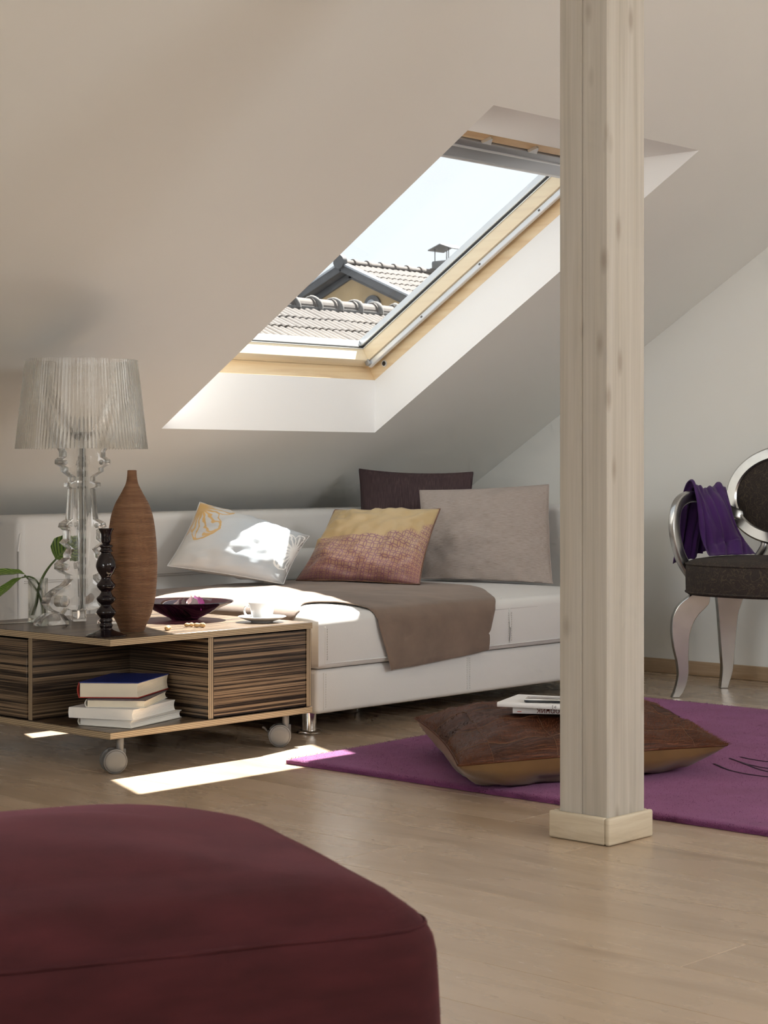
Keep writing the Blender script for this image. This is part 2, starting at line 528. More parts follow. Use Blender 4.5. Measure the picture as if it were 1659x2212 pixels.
M['silk_plain'] = satin('silk_piping', (.50, .50, .50), (.58, .58, .57), .4)
M['gold_dark'] = satin('bronze_piping', (.12, .055, .035), (.18, .09, .05), .45)

def terracotta():
    t = NT('ribbed_terracotta')
    vec = t.coord('Object')
    s = t.sep(vec)
    w = t.math('SINE', t.math('MULTIPLY', t.math('ADD', s[2], t.math('MULTIPLY', t.noise(vec, 9.0), .0012)), 2 * PI / .0040))
    n = t.noise(t.coord('Object', (6, 6, 90)), 1.0, 4.0)
    c = t.ramp(n, [(.3, (.165, .074, .033)), (.55, (.235, .120, .058)), (.75, (.30, .165, .086))])
    c = t.mix(t.ramp(w, [(.0, (.45, .45, .45)), (.6, (0, 0, 0))]), c, (.13, .055, .025, 1))
    return t.principled(c, .72, 0, t.bump(w, .45, .0016))
M['terracotta'] = terracotta()
M['dark_glass'] = simple('smoky_black_glass', (.011, .006, .007), .04, Specular_IOR_Level=.42)
M['leaf'] = None
def leaf():
    t = NT('calathea_leaf')
    uv = t.coord('UV')
    s = t.sep(uv)
    v = t.math('ABSOLUTE', t.math('SUBTRACT', s[0], .5))
    st = t.math('SINE', t.math('ADD', t.math('MULTIPLY', s[1], 46.0), t.math('MULTIPLY', v, -38.0)))
    st = t.math('ADD', st, t.math('MULTIPLY', t.noise(uv, 8.0), .9))
    c = t.ramp(st, [(.15, (.20, .31, .05)), (.75, (.14, .24, .04)), (1.0, (.03, .08, .015))])
    c = t.mix(t.ramp(v, [(.012, (1, 1, 1)), (.04, (0, 0, 0))]), c, (.20, .28, .10, 1))
    return t.principled(c, .35, 0, None, Coat_Weight=.2, Transmission_Weight=0.0)
M['leaf'] = leaf()
M['stem'] = simple('green_stem', (.075, .12, .025), .45)
M['peanut'] = simple('peanut_shell', (.52, .33, .15), .8, var=.2, vscale=120, bump=.6, bscale=350, bdist=.002)
M['petal'] = simple('mauve_petal', (.34, .10, .26), .6)
M['petal_pale'] = simple('pale_pink_petal', (.72, .58, .58), .6)
M['scarf'] = simple('violet_wool', (.048, .009, .100), .95, var=.12, vscale=9, bump=.25, bscale=420, bdist=.001, Sheen_Weight=.18, Sheen_Roughness=.5)
def jacquard():
    t = NT('brown_scroll_jacquard')
    vec = t.coord('Object')
    n = t.noise(vec, 22.0, 2.0, .5, 2.5)
    ln = t.ramp(t.math('ABSOLUTE', t.math('SUBTRACT', n, .5)), [(.012, (1, 1, 1)), (.03, (0, 0, 0))])
    w = t.noise(vec, 380.0, 2.0)
    c = t.ramp(w, [(.3, (.020, .014, .011)), (.7, (.042, .030, .024))])
    c = t.mix(t.math('MULTIPLY', ln, .55), c, (.105, .075, .045, 1))
    return t.principled(c, .85, 0, t.bump(w, .2, .001))
M['jacquard'] = jacquard()

def clear(name, tint=(1, 1, 1), refl=.10, rough=0.0, ior=1.45, trans=.5):
    """clear solid: part real refraction, part straight transmission so daylight passes"""
    t = NT(name)
    g = t.a('BsdfGlass', {'Color': (*tint, 1), 'Roughness': rough, 'IOR': ior})
    tr = t.a('BsdfTransparent', {'Color': (*tint, 1)})
    mx = t.a('MixShader', {'Fac': trans})
    t.set(mx.inputs[1], g.outputs[0]); t.set(mx.inputs[2], tr.outputs[0])
    return t.done(mx.outputs[0])
def pane(name, tint=(1, 1, 1), f0=.04, mx_f=.6, col=(1, 1, 1)):
    t = NT(name)
    tr = t.a('BsdfTransparent', {'Color': (*tint, 1)})
    gl = t.a('BsdfGlossy', {'Color': (*col, 1), 'Roughness': .0})
    lw = t.a('LayerWeight', {'Blend': .35})
    fac = t.math('MULTIPLY_ADD', t.math('POWER', lw.outputs['Facing'], 3.0), mx_f, f0, clamp=True)
    mx = t.a('MixShader'); t.set(mx.inputs[0], fac); t.set(mx.inputs[1], tr.outputs[0]); t.set(mx.inputs[2], gl.outputs[0])
    return t.done(mx.outputs[0])
M['acrylic'] = clear('clear_acrylic', (.985, .985, .98), ior=1.47, trans=.16)
M['shade'] = clear('fluted_acrylic', (.975, .975, .965), ior=1.38, trans=.38)
M['pane'] = pane('window_glass', (.99, .995, .995), .03, .12)
M['tumbler'] = clear('tumbler_glass', (.97, .98, .97), trans=.45)
M['tumbler_base'] = clear('tumbler_base', (.93, .96, .93), trans=.3)
M['purple_glass'] = pane('purple_glass', (.19, .07, .15), .06, .5)
M['cord'] = clear('clear_cord', (.9, .9, .88), trans=.35)

# exterior
M['tile'] = None
def tile_mat(name, c1, c2):
    t = NT(name)
    oi = t.a('ObjectInfo')
    n = t.noise(t.coord('Object', (1, 1, 1)), 9.0, 4.0)
    c = t.ramp(n, [(.3, c1), (.7, c2)])
    r = t.ramp(oi.outputs['Random'], [(0, (.86, .85, .84)), (1, (1.05, 1.03, 1.0))])
    return t.principled(t.mix(1.0, c, r, 'MULTIPLY'), .9)
M['tile'] = tile_mat('weathered_clay_tile', (.100, .089, .082), (.130, .116, .107))
M['tile2'] = tile_mat('faded_clay_tile', (.108, .096, .089), (.140, .125, .116))
M['mortar'] = simple('grey_mortar', (.13, .125, .12), .95, var=.2, vscale=14)
M['ochre_wall'] = simple('ochre_render', (.42, .30, .165), .9, var=.12, vscale=2.2)
M['verge'] = simple('dark_verge', (.10, .098, .10), .7, var=.15, vscale=3)
M['verge_light'] = simple('zinc_verge', (.40, .41, .43), .5, .3)
M['concrete'] = simple('grey_concrete', (.17, .175, .18), .9, var=.15, vscale=4)
M['roof_deck'] = simple('roof_boards', (.10, .09, .08), .9)

# ================================================================== the room
T32 = .62487                                   # tangent of the roof pitch
C0 = 4.0334                                    # ceiling plane: z = C0 - T32 * y
CS = 1 / math.hypot(1, T32); SN = T32 * CS
def cz(y, o=0.0): return C0 + o - T32 * y
XW = 6.283                                     # gable wall
XL = -3.6                                      # far gable behind the camera
YR = .3                                        # ridge
YE = 6.44                                      # eaves
def cz2(y): return cz(YR) - T32 * (YR - y)     # opposite slope
YB = -4.6

def quads(name, polys, mat, parent=None, **k):
    V = []; F = []
    for p in polys:
        F.append(tuple(range(len(V), len(V) + len(p)))); V += list(p)
    return obj(name, V, F, mat, parent, **k)

# floor: slab, with separate planks where they can be seen
PX0, PX1, PY0, PY1 = .95, XW, .35, YE
g = -.014
floor = quads('floor', [
    [(PX0, PY0, g), (PX1, PY0, g), (PX1, PY1, g), (PX0, PY1, g)],
    [(XL, YB, 0), (XW, YB, 0), (XW, PY0, 0), (XL, PY0, 0)],
    [(XL, PY0, 0), (PX0, PY0, 0), (PX0, YE, 0), (XL, YE, 0)],
    [(XL, YB, -.05), (XL, YE, -.05), (XW, YE, -.05), (XW, YB, -.05)]],
    [M['underfloor'], M['floor']], fmat=[0, 1, 1, 0])
floor['kind'] = 'structure'
PW = .2
plank_meshes = {}
rng = random.Random(5)
def plank_mesh(w, L):
    key = (round(w, 4), round(L, 3))
    if key not in plank_meshes:
        V, F, N = box_mesh((.0003, .0003, -.014), (w - .0003, L - .0003, 0), 0)
        b = .0012                                # eased upper edges
        V = [(.0003, .0003, -.014), (w - .0003, .0003, -.014), (w - .0003, L - .0003, -.014), (.0003, L - .0003, -.014),
             (.0003, .0003, -b / 2), (w - .0003, .0003, -b / 2), (w - .0003, L - .0003, -b / 2), (.0003, L - .0003, -b / 2),
             (b, b, 0), (w - b, b, 0), (w - b, L - b, 0), (b, L - b, 0)]
        F = [(0, 1, 5, 4), (1, 2, 6, 5), (2, 3, 7, 6), (3, 0, 4, 7), (4, 5, 9, 8), (5, 6, 10, 9), (6, 7, 11, 10), (7, 4, 8, 11), (8, 9, 10, 11)]
        me = bpy.data.meshes.new('plank'); me.from_pydata(V, [], F); me.materials.append(M['floor'])
        plank_meshes[key] = me
    return plank_meshes[key]
x = PX0
# the seams sit at x = 2.213 + k * .2
x = 2.213 - PW * math.ceil((2.213 - PX0) / PW)
while x < PX1 - .002:
    a = max(x, PX0); b = min(x + PW, PX1)
    y = PY0; first = True
    while y < PY1 - .01:
        L = rng.choice([.5, .8, 1.1, 1.4]) if first else 1.6
        L = min(L, PY1 - y)
        if PY1 - y - L < .15: L = PY1 - y
        first = False
        p = bpy.data.objects.new('plank', plank_mesh(b - a, L)); link(p, floor); p.location = (a, y, 0)
        y += L
    x += PW

# sloping ceiling with the deep skylight opening
OX0, OX1, OY0, OY1 = 4.236, 5.302, 3.479, 4.940
RZ = .2                                        # vertical distance of the window frame above the ceiling plane
y_top = (C0 + RZ - cz(OY0)) / T32
def cp(x, y, o=0.0): return (x, y, cz(y, o))
polys = [
    [cp(XL, YR), cp(OX0, YR), cp(OX0, YE), cp(XL, YE)],
    [cp(OX1, YR), cp(XW, YR), cp(XW, YE), cp(OX1, YE)],
    [cp(OX0, YR), cp(OX1, YR), cp(OX1, OY0), cp(OX0, OY0)],
    [cp(OX0, OY1), cp(OX1, OY1), cp(OX1, YE), cp(OX0, YE)],
    # reveals
    [cp(OX0, OY1), cp(OX0, OY1, RZ), cp(OX1, OY1, RZ), cp(OX1, OY1)],
    [cp(OX0, OY0), cp(OX1, OY0), cp(OX1, y_top, RZ), cp(OX0, y_top, RZ)],
    [cp(OX1, OY0), cp(OX1, OY1), cp(OX1, OY1, RZ), cp(OX1, y_top, RZ)],
    [cp(OX0, OY0), cp(OX0, y_top, RZ), cp(OX0, OY1, RZ), cp(OX0, OY1)],
]
# outer roof skin with the hole for the window
HX0, HX1 = OX0 - .04, OX1 + .04
HY0, HY1 = y_top + .0, OY1 + .09
o2 = .29
polys += [
    [cp(XL - .3, YR, o2), cp(HX0, YR, o2), cp(HX0, YE + .6, o2), cp(XL - .3, YE + .6, o2)],
    [cp(HX1, YR, o2), cp(XW + .3, YR, o2), cp(XW + .3, YE + .6, o2), cp(HX1, YE + .6, o2)],
    [cp(HX0, YR, o2), cp(HX1, YR, o2), cp(HX1, HY0, o2), cp(HX0, HY0, o2)],
    [cp(HX0, HY1, o2), cp(HX1, HY1, o2), cp(HX1, YE + .6, o2), cp(HX0, YE + .6, o2)],
]
# opposite slope behind the camera, with two assumed roof-window openings for the fill lamps
W2 = [(.35, 2.05), (3.45, 5.15)]; V0, V1 = -2.62, -1.48
def c2(x, y): return (x, y, cz2(y))
xs = [XL, W2[0][0], W2[0][1], W2[1][0], W2[1][1], XW]
for i in range(5):
    a, b = xs[i], xs[i + 1]
    if i in (1, 3):
        polys += [[c2(a, YB), c2(b, YB), c2(b, V0), c2(a, V0)], [c2(a, V1), c2(b, V1), c2(b, YR), c2(a, YR)]]
    else:
        polys += [[c2(a, YB), c2(b, YB), c2(b, YR), c2(a, YR)]]
ceiling = quads('ceiling', polys, [M['paint'], M['reveal_paint'], M['verge']], fmat=[0] * 4 + [1] * 4 + [2] * 4 + [0] * (len(polys) - 12))
ceiling['kind'] = 'structure'
w = quads('wall_right', [[(XW, YB, 0), (XW, YE, 0), (XW, YE, max(cz(YE), .01)), (XW, YR, cz(YR)), (XW, YB, cz2(YB))]], M['paint']); w['kind'] = 'structure'
gy0, gy1, gz0, gz1 = .5, 2.7, 1.0, 2.5         # unseen gable opening, added for the fill lamp
w = quads('wall_left', [[(XL, YB, 0), (XL, gy0, 0), (XL, gy0, cz(gy0)), (XL, YR, cz(YR)), (XL, YB, cz2(YB))],
                        [(XL, gy1, 0), (XL, YE, 0), (XL, YE, max(cz(YE), .01)), (XL, gy1, cz(gy1))],
                        [(XL, gy0, 0), (XL, gy1, 0), (XL, gy1, gz0), (XL, gy0, gz0)],
                        [(XL, gy0, gz1 - .3), (XL, gy1, gz1 - .2), (XL, gy1, cz(gy1)), (XL, gy0, cz(gy0))]], M['paint']); w['kind'] = 'structure'
w = quads('wall_back', [[(XL, YB, 0), (XW, YB, 0), (XW, YB, cz2(YB)), (XL, YB, cz2(YB))]], M['paint']); w['kind'] = 'structure'
bb = box('baseboard_right', (XW - .014, YB, 0.0005), (XW - .0005, 6.3, .056), M['skirting'], bevel=.003); bb['kind'] = 'structure'

# ------------------------------------------------------------------ skylight
win = thing('window_1', (OX0, OY1, cz(OY1, RZ)), kind='structure')
S_MAX = (OY1 - y_top) / CS
WO = Vector((0, OY1, cz(OY1, RZ)))
S_DIR = Vector((0, -CS, SN)); N_DIR = Vector((0, SN, CS))
def W(x, s, n): return tuple(WO + Vector((x, 0, 0)) + S_DIR * s + N_DIR * n)
def ring(name, i0, i1, n0, n1, mx, ms, parent, sides='bltr', slope=0.0):
    """four mitred members between insets i0 and i1; slope lowers n at the inner edge"""
    for sd in sides:
        pts = []
        for n_, dd in ((n0, slope), (n1, 0)):
            def c(i, fx, fs, n__):
                return W(OX0 + i if fx == 0 else OX1 - i, i if fs == 0 else S_MAX - i, n__)
            ends = {'b': ((0, 0), (1, 0)), 't': ((0, 1), (1, 1)), 'l': ((0, 0), (0, 1)), 'r': ((1, 0), (1, 1))}[sd]
            pts += [c(i0, *ends[0], n_), c(i0, *ends[1], n_), c(i1, *ends[1], n_ + dd), c(i1, *ends[0], n_ + dd)]
        F = [(0, 1, 2, 3), (7, 6, 5, 4), (0, 4, 5, 1), (1, 5, 6, 2), (2, 6, 7, 3), (3, 7, 4, 0)]
        bm = bmesh.new(); vs = [bm.verts.new(p) for p in pts]
        for f in F: bm.faces.new([vs[i] for i in f])
        bmesh.ops.recalc_face_normals(bm, faces=bm.faces)
        bmesh.ops.bevel(bm, geom=list(bm.edges), offset=.0015, segments=2, profile=.5, affect='EDGES')
        V, FF, N = bm_out(bm)
        obj(name, V, FF, mx if sd in 'bt' else ms, parent, smooth=True, sharp=40)
ring('frame_member', -.05, 0.0, 0.0, .075, M['pine_x'], M['pine_s'], win)
ring('sash_member', .003, .046, .058, .125, M['sash_x'], M['sash_s'], win)
ring('glazing_bead', .040, .050, .108, .116, M['alu_light'], M['alu_light'], win)
ring('gasket', .046, .0525, .1115, .1205, M['gasket'], M['gasket'], win)
ring('outer_cladding', -.02, .046, .126, .150, M['alu_light'], M['alu_light'], win)
# blind rails on both sides
for X in (OX0 + .030, OX1 - .030):
    pts = [W(X, .030, .047), W(X, S_MAX - .14, .047)]
    V, F = tube_mesh([Vector(p) for p in pts], (.0085, .011), 8, up=N_DIR, square=6)
    obj('guide_rail', V, F, M['alu_light'], win, smooth=True, sharp=30)
    rot_box('rail_end_clip', W(X + (.014 if X < 4.7 else -.014), .040, .052), (.008, .010, .010), (Vector((1, 0, 0)), S_DIR, N_DIR), M['alu'], win, bevel=.002)
    for sk in (.35, .68, 1.0):
        rot_box('rail_screw', W(X + (.009 if X < 4.7 else -.009), sk, .047), (.0012, .004, .003), (Vector((1, 0, 0)), S_DIR, N_DIR), M['dark_metal'], win, bevel=.0005)
# glass pane (thin double unit)
GX0, GX1, GS0, GS1 = OX0 + .047, OX1 - .047, .047, S_MAX - .047
for n_ in (.116,):
    V = [W(GX0, GS0, n_), W(GX1, GS0, n_), W(GX1, GS1, n_), W(GX0, GS1, n_)]
    obj('pane', V, [(0, 1, 2, 3)], M['pane'], win)
# grey vent flap and blind housing under the head of the frame
SH = S_MAX
def bar(name, s0, s1, n0, n1, mat, x0=OX0 + .008, x1=OX1 - .008, bevel=.004):
    c = (Vector(W(x0, s0, n0)) + Vector(W(x1, s1, n1))) / 2
    return rot_box(name, c, ((x1 - x0) / 2, (s1 - s0) / 2, (n1 - n0) / 2), (Vector((1, 0, 0)), S_DIR, N_DIR), mat, win, bevel=bevel)
bar('blind_housing', SH - .135, SH - .046, .008, .075, M['alu'], bevel=.010)
bar('housing_lip', SH - .149, SH - .132, .016, .050, M['alu_light'])
bar('housing_ridge', SH - .079, SH - .073, .003, .012, M['alu_light'], bevel=.001)
bar('head_lining', SH - .045, SH - .001, .014, .075, M['pine_x'])
for k in range(4):
    xk = OX0 + .17 + k * .235
    prism('housing_bracket', [(-.022, 0), (.022, 0), (.004, .026), (-.004, .026)], W(xk, SH - .046, .009), Vector((1, 0, 0)), S_DIR, N_DIR, .010, M['alu_light'], win)
# round plug in the right frame member
c = Vector(W(OX1 - .001, .075, .026))
for nm, r, t, m in (('plug_ring', .0125, .002, M['alu_light']), ('plug', .0085, .003, M['dark_metal'])):
    V, F = tube_mesh([c + Vector((.001, 0, 0)), c - Vector((t, 0, 0))], r, 20)
    obj(nm, V, F, m, win, smooth=True, sharp=40)

# ------------------------------------------------------------------ post
PXa, PXb, PYa, PYb = 3.3415, 3.4795, 2.425, 2.5575
post = thing('wooden_post', (3.41, 2.49, 0), 'square whitewashed timber post standing on a pale wooden plinth', 'post')
ys = PYa + (PYb - PYa) * .53
def slab_to_slope(name, x0, x1, y0, y1, z0, mat, parent):
    zt = lambda y: cz(y) - .001
    b = .0035
    out = [(x0 + b, y0), (x1 - b, y0), (x1, y0 + b), (x1, y1 - b), (x1 - b, y1), (x0 + b, y1), (x0, y1 - b), (x0, y0 + b)]
    n = len(out)
    V = [(x, y, z0) for x, y in out] + [(x, y, zt(y)) for x, y in out]
    F = [tuple(reversed(range(n))), tuple(range(n, 2 * n))] + [(i, (i + 1) % n, n + (i + 1) % n, n + i) for i in range(n)]
    return obj(name, V, F, mat, parent)
slab_to_slope('lamella', PXa, PXb, PYa, ys, .03, M['post'], post)
slab_to_slope('lamella', PXa, PXb, ys + .0004, PYb, .03, M['post'], post)
pl = .016
for nm, lo, hi in (('plinth_board', (3.327, 2.411, .0005), (3.492, PYa - .0005, .060)), ('plinth_board', (3.327, PYa - .0005, .0005), (PXa - .0005, 2.576, .060)),
                   ('plinth_board', (PXa - .0005, PYb + .0005, .0005), (3.492, 2.576, .060)), ('plinth_board', (PXb + .0005, PYa - .0005, .0005), (3.492, PYb + .0005, .060))):
    box(nm, lo, hi, M['oak'], post, bevel=.005, seg=3)

# ================================================================== sofa
SX0, SX1, SY0, SY1 = 4.045, 5.60, 4.0, 5.085
SR = .030
def seat_z(x, y):
    u = (x - (SX0 + SX1) / 2) / ((SX1 - SX0) / 2); v = (y - (SY0 + SY1) / 2) / ((SY1 - SY0) / 2)
    return .362 + .034 * max(0, 1 - u ** 4) ** .6 * max(0, 1 - v ** 4) ** .6 + .006 * (v + 1) / 2
sofa = thing('sofa', (4.8, 4.6, 0), 'low white leather sofa with stitched cushion and chrome legs under the skylight', 'sofa')
box('base', (SX0 + .005, SY0 + .012, .072), (SX1, SY1, .206), M['leather'], sofa, bevel=.014, seg=3)
def cushion_block(name, x0, x1, y0, y1, z0, ztop, r, nx, ny, mat, parent):
    """upholstered block: rounded edges all round, crowned top"""
    V = []; F = []
    def section(k):                                    # ring k: (inset, z fraction kind)
        return k
    rings = []
    m = 5
    for i in range(m + 1):                             # lower rounded edge
        a = PI / 2 * i / m
        rings.append((r * .6 * (1 - math.sin(a)), ('b', z0 + r * .6 * (1 - math.cos(a)))))
    for i in range(m + 1):
        a = PI / 2 * i / m
        rings.append((r * (1 - math.cos(a)), ('t', -r * (1 - math.sin(a)))))
    per = []
    for i in range(nx): per.append((i / nx, 0))
    for i in range(ny): per.append((1, i / ny))
    for i in range(nx): per.append((1 - i / nx, 1))
    for i in range(ny): per.append((0, 1 - i / ny))
    n = len(per)
    for ins, (kd, zz) in rings:
        for (u, v) in per:
            xx = x0 + ins + (x1 - x0 - 2 * ins) * u; yy = y0 + ins + (y1 - y0 - 2 * ins) * v
            rr = .02                                    # plan rounding of the corners
            z = zz if kd == 'b' else ztop(x0 + r + (x1 - x0 - 2 * r) * u, y0 + r + (y1 - y0 - 2 * r) * v) + zz
            if kd == 'b' and ins == 0 and zz > z0: pass
            bul = .006 * math.sin(PI * min(max((z - z0) / .16, 0), 1))
            if v == 0: yy -= bul * math.sin(PI * u) ** .3
            if u == 0: xx -= bul * math.sin(PI * v) ** .3
            V.append((xx, yy, z))
    nr = len(rings)
    for j in range(nr - 1):
        for i in range(n):
            F.append((j * n + i, j * n + (i + 1) % n, (j + 1) * n + (i + 1) % n, (j + 1) * n + i))
    base = len(V)
    gx, gy = nx, ny
    top0 = (nr - 1) * n
    idx = {}
    for a in range(gx + 1):
        for b in range(gy + 1):
            u, v = a / gx, b / gy
            if b == 0 and a < gx: idx[a, b] = top0 + a
            elif a == gx and b < gy: idx[a, b] = top0 + nx + b
            elif b == gy and a > 0: idx[a, b] = top0 + nx + ny + (gx - a)
            elif a == 0 and b > 0: idx[a, b] = top0 + 2 * nx + ny + (gy - b)
            else:
                X = x0 + r + (x1 - x0 - 2 * r) * u; Y = y0 + r + (y1 - y0 - 2 * r) * v
                idx[a, b] = len(V); V.append((X, Y, ztop(X, Y)))
    for a in range(gx):
        for b in range(gy):
            F.append((idx[a, b], idx[a + 1, b], idx[a + 1, b + 1], idx[a, b + 1]))
    F.append(tuple(reversed(range(n))))
    return obj(name, V, F, mat, parent, smooth=True, sharp=60)
seat = cushion_block('seat_cushion', SX0, SX1, SY0, SY1, .208, seat_z, SR, 40, 28, M['leather'], sofa)
# backrest and right arm
BY0, BY1, BZ = 5.088, 5.285, .655
box('backrest', (3.752, BY0, .072), (5.60, BY1, BZ), M['leather'], sofa, bevel=.030, seg=5)
box('arm', (5.603, 4.08, .072), (5.752, BY1, .675), M['leather'], sofa, bevel=.026, seg=5)
# piping round the front panel of the backrest, stitched seams
zp = BZ - .026
tube('piping', [(3.757 + .004, BY0 + .012, .10), (3.758, BY0 + .010, zp - .09), (3.764, BY0 + .009, zp - .035), (3.785, BY0 + .007, zp - .006), (3.83, BY0 + .006, zp), (4.6, BY0 + .006, zp + .001), (5.59, BY0 + .006, zp)], .0042, M['leather'], sofa, n=8)
for dz in (0, -.007):
    box('back_seam', (3.775, BY0 - .0022, .440 + dz), (5.585, BY0 + .002, .4415 + dz), M['crease'], sofa, bevel=0)
box('back_seam', (4.60, BY0 - .0014, .44), (4.6014, BY0 + .002, zp), M['crease'], sofa, bevel=0)
sy = SY0 - .0072
# vertical seams on the front of cushion and base, horizontal welt under the cushion's upper edge
def welt(pts, r=.0022, nm='seam'):
    tube(nm, pts, r, M['leather'], sofa, n=6)
welt([(SX0 + .05, SY0 + .0035, .340), (SX0 + .3, SY0 - .0008, .342), (4.8, SY0 - .002, .343), (5.55, SY0 + .002, .340)], .0024, 'cushion_welt')
welt([(SX0 + .03, SY0 + .001, .224), (SX0 + .3, SY0 - .0045, .224), (4.8, SY0 - .005, .224), (5.55, SY0 - .001, .224)], .0026, 'cushion_welt')
for xx in (4.95,):
    welt([(xx, SY0 - .003, .222), (xx, sy, .28), (xx, SY0 - .002, .345), (xx, SY0 + .03, seat_z(xx, SY0 + .03) + .0008), (xx, SY0 + .4, seat_z(xx, SY0 + .4) + .0006)], .0022)
welt([(4.755, SY0 + .0115, .085), (4.755, SY0 + .0115, .195)], .0018)
welt([(SX0 + .035, SY0 + .0115, .085), (SX0 + .035, SY0 + .0115, .195)], .0018)
welt([(SX0 + .028, SY0 - .001, .225), (SX0 + .028, SY0 - .001, .335)], .0018)
# stitches beside the seams
def stitches(x, y, z0, z1):
    V = []; F = []
    z = z0
    while z < z1:
        b = box_mesh((x - .0006, y - .001, z), (x + .0006, y + .0006, z + .0045), 0)
        o = len(V); V += b[0]; F += [[i + o for i in f] for f in b[1]]
        z += .0075
    obj('stitching', V, F, M['stitch'], sofa, kind='stuff')
for xx in (4.942, 4.958): stitches(xx, SY0 - .0065, .235, .33)
for xx in (4.748, 4.762): stitches(xx, SY0 + .0118, .09, .19)
stitches(SX0 + .036, SY0 - .0022, .235, .33); stitches(SX0 + .044, SY0 + .0118, .09, .19)
for i, (lx, ly) in enumerate(((4.118, 4.112), (5.50, 4.11), (4.118, 5.19), (5.62, 5.19), (4.78, 4.55))):
    leg = lathe('leg', [(.0, .009), (.0225, .009), (.0225, .0735), (0, .0735)], (lx, ly, 0), M['chrome'], sofa, n=28)
    lathe('foot_disc', [(0, .0006), (.034, .0006), (.0365, .004), (.034, .009), (.026, .011), (0, .011)], (lx, ly, 0), M['dark_metal'] if i else M['chrome'], leg, n=28)

# ------------------------------------------------------------------ throw: one hide of brown suede laid over the seat
fold_l = SX0 + SR; fold_f = SY0 + SR
def drape(s, t, lift=.0035):
    """unrolled hide (s, t) -> world, folding over the left and the front edge of the seat"""
    R = SR + lift
    def edge(d):                                  # d >= 0: length past the fold -> (outward, down)
        q = PI / 2 * R
        if d < q: a = d / R; return R * math.sin(a), R * (1 - math.cos(a))
        return R + .0035 * min(1, (d - q) / .05), R + d - q
    x, y = s, t; ox = oy = dn = 0
    if s < fold_l: ox, dnx = edge(fold_l - s); x = fold_l - ox; dn = max(dn, dnx)
    if t < fold_f: oy, dny = edge(fold_f - t); y = fold_f - oy; dn = max(dn, dny)
    z = seat_z(min(max(x, fold_l), SX1), min(max(y, fold_f), SY1)) + lift - dn
    w = .003 * nz(s * 7, t * 7, 1.3) + .0015 * nz(s * 19, t * 19, 4.1)
    w = max(w, -.0015)
    if dn > .03:
        if y < fold_f - .01: y -= w * 1.6 + .006 + .006 * max(0, nz(s * 9, 2.2))
        else: x -= w * 1.5 + .006
    else: z += w + .0016
    return (x, y, z)
outline = [(3.905, 4.135), (3.985, 4.112), (4.055, 4.105), (4.10, 4.13), (4.155, 4.185), (4.205, 4.20), (4.255, 4.165), (4.282, 4.08), (4.290, 4.0), (4.303, 3.945), (4.333, 3.87),
           (4.352, 3.820), (4.362, 3.818), (4.45, 3.822), (4.60, 3.829), (4.74, 3.838), (4.818, 3.845), (4.826, 3.850), (4.828, 3.890), (4.818, 3.899), (4.834, 3.905), (4.852, 3.945), (4.874, 3.985), (4.900, 4.02), (4.945, 4.085),
           (5.00, 4.15), (5.04, 4.22), (5.055, 4.33), (5.045, 4.46), (5.02, 4.62), (4.98, 4.80), (4.90, 4.93), (4.76, 4.99), (4.60, 5.01), (4.42, 5.03), (4.25, 5.02), (4.12, 4.99), (4.0, 4.99), (3.93, 4.93), (3.90, 4.78), (3.915, 4.6), (3.895, 4.4), (3.91, 4.25)]
oc = [tuple(p) for p in spline([(*p, 0) for p in outline + outline[:1]], 3)][:-1]
pts2 = [Vector((p[0], p[1])) for p in oc]
edges = [(i, (i + 1) % len(pts2)) for i in range(len(pts2))]
def inside(p, poly):
    c = False; n = len(poly)
    for i in range(n):
        a, b = poly[i], poly[i - 1]
        if (a[1] > p[1]) != (b[1] > p[1]) and p[0] < (b[0] - a[0]) * (p[1] - a[1]) / (b[1] - a[1]) + a[0]: c = not c
    return c
grid = []
st = .016
for i in range(int(1.25 / st)):
    for j in range(int(1.3 / st)):
        p = (3.88 + i * st, 3.81 + j * st)
        if inside(p, oc) and min((p[0] - q[0]) ** 2 + (p[1] - q[1]) ** 2 for q in oc) > .007 ** 2: grid.append(Vector(p))
vs, es, fs, *_ = delaunay_2d_cdt(pts2 + grid, edges, [list(range(len(pts2)))], 1, 1e-6)
nv = len(vs)
top = [drape(v[0], v[1], .0065) for v in vs]; bot = [drape(v[0], v[1], .0035) for v in vs]
V = top + bot
F = []
cnt = {}
for f in fs:
    f = list(f)
    a, b, c = (vs[i] for i in f[:3])
    if (b - a).cross(c - a) < 0: f = f[::-1]
    F.append(f); F.append([i + nv for i in f[::-1]])
    for i in range(len(f)):
        e = (f[i], f[(i + 1) % len(f)]); cnt[e] = 1
for (a, b) in cnt:
    if (b, a) not in cnt: F.append((b, a, a + nv, b + nv))
throw = obj('suede_throw', V, F, M['suede'], None, smooth=True, base=(4.5, 4.5, .38), sharp=70)
tag(throw, 'brown suede hide throw draped over the white sofa seat', 'throw')

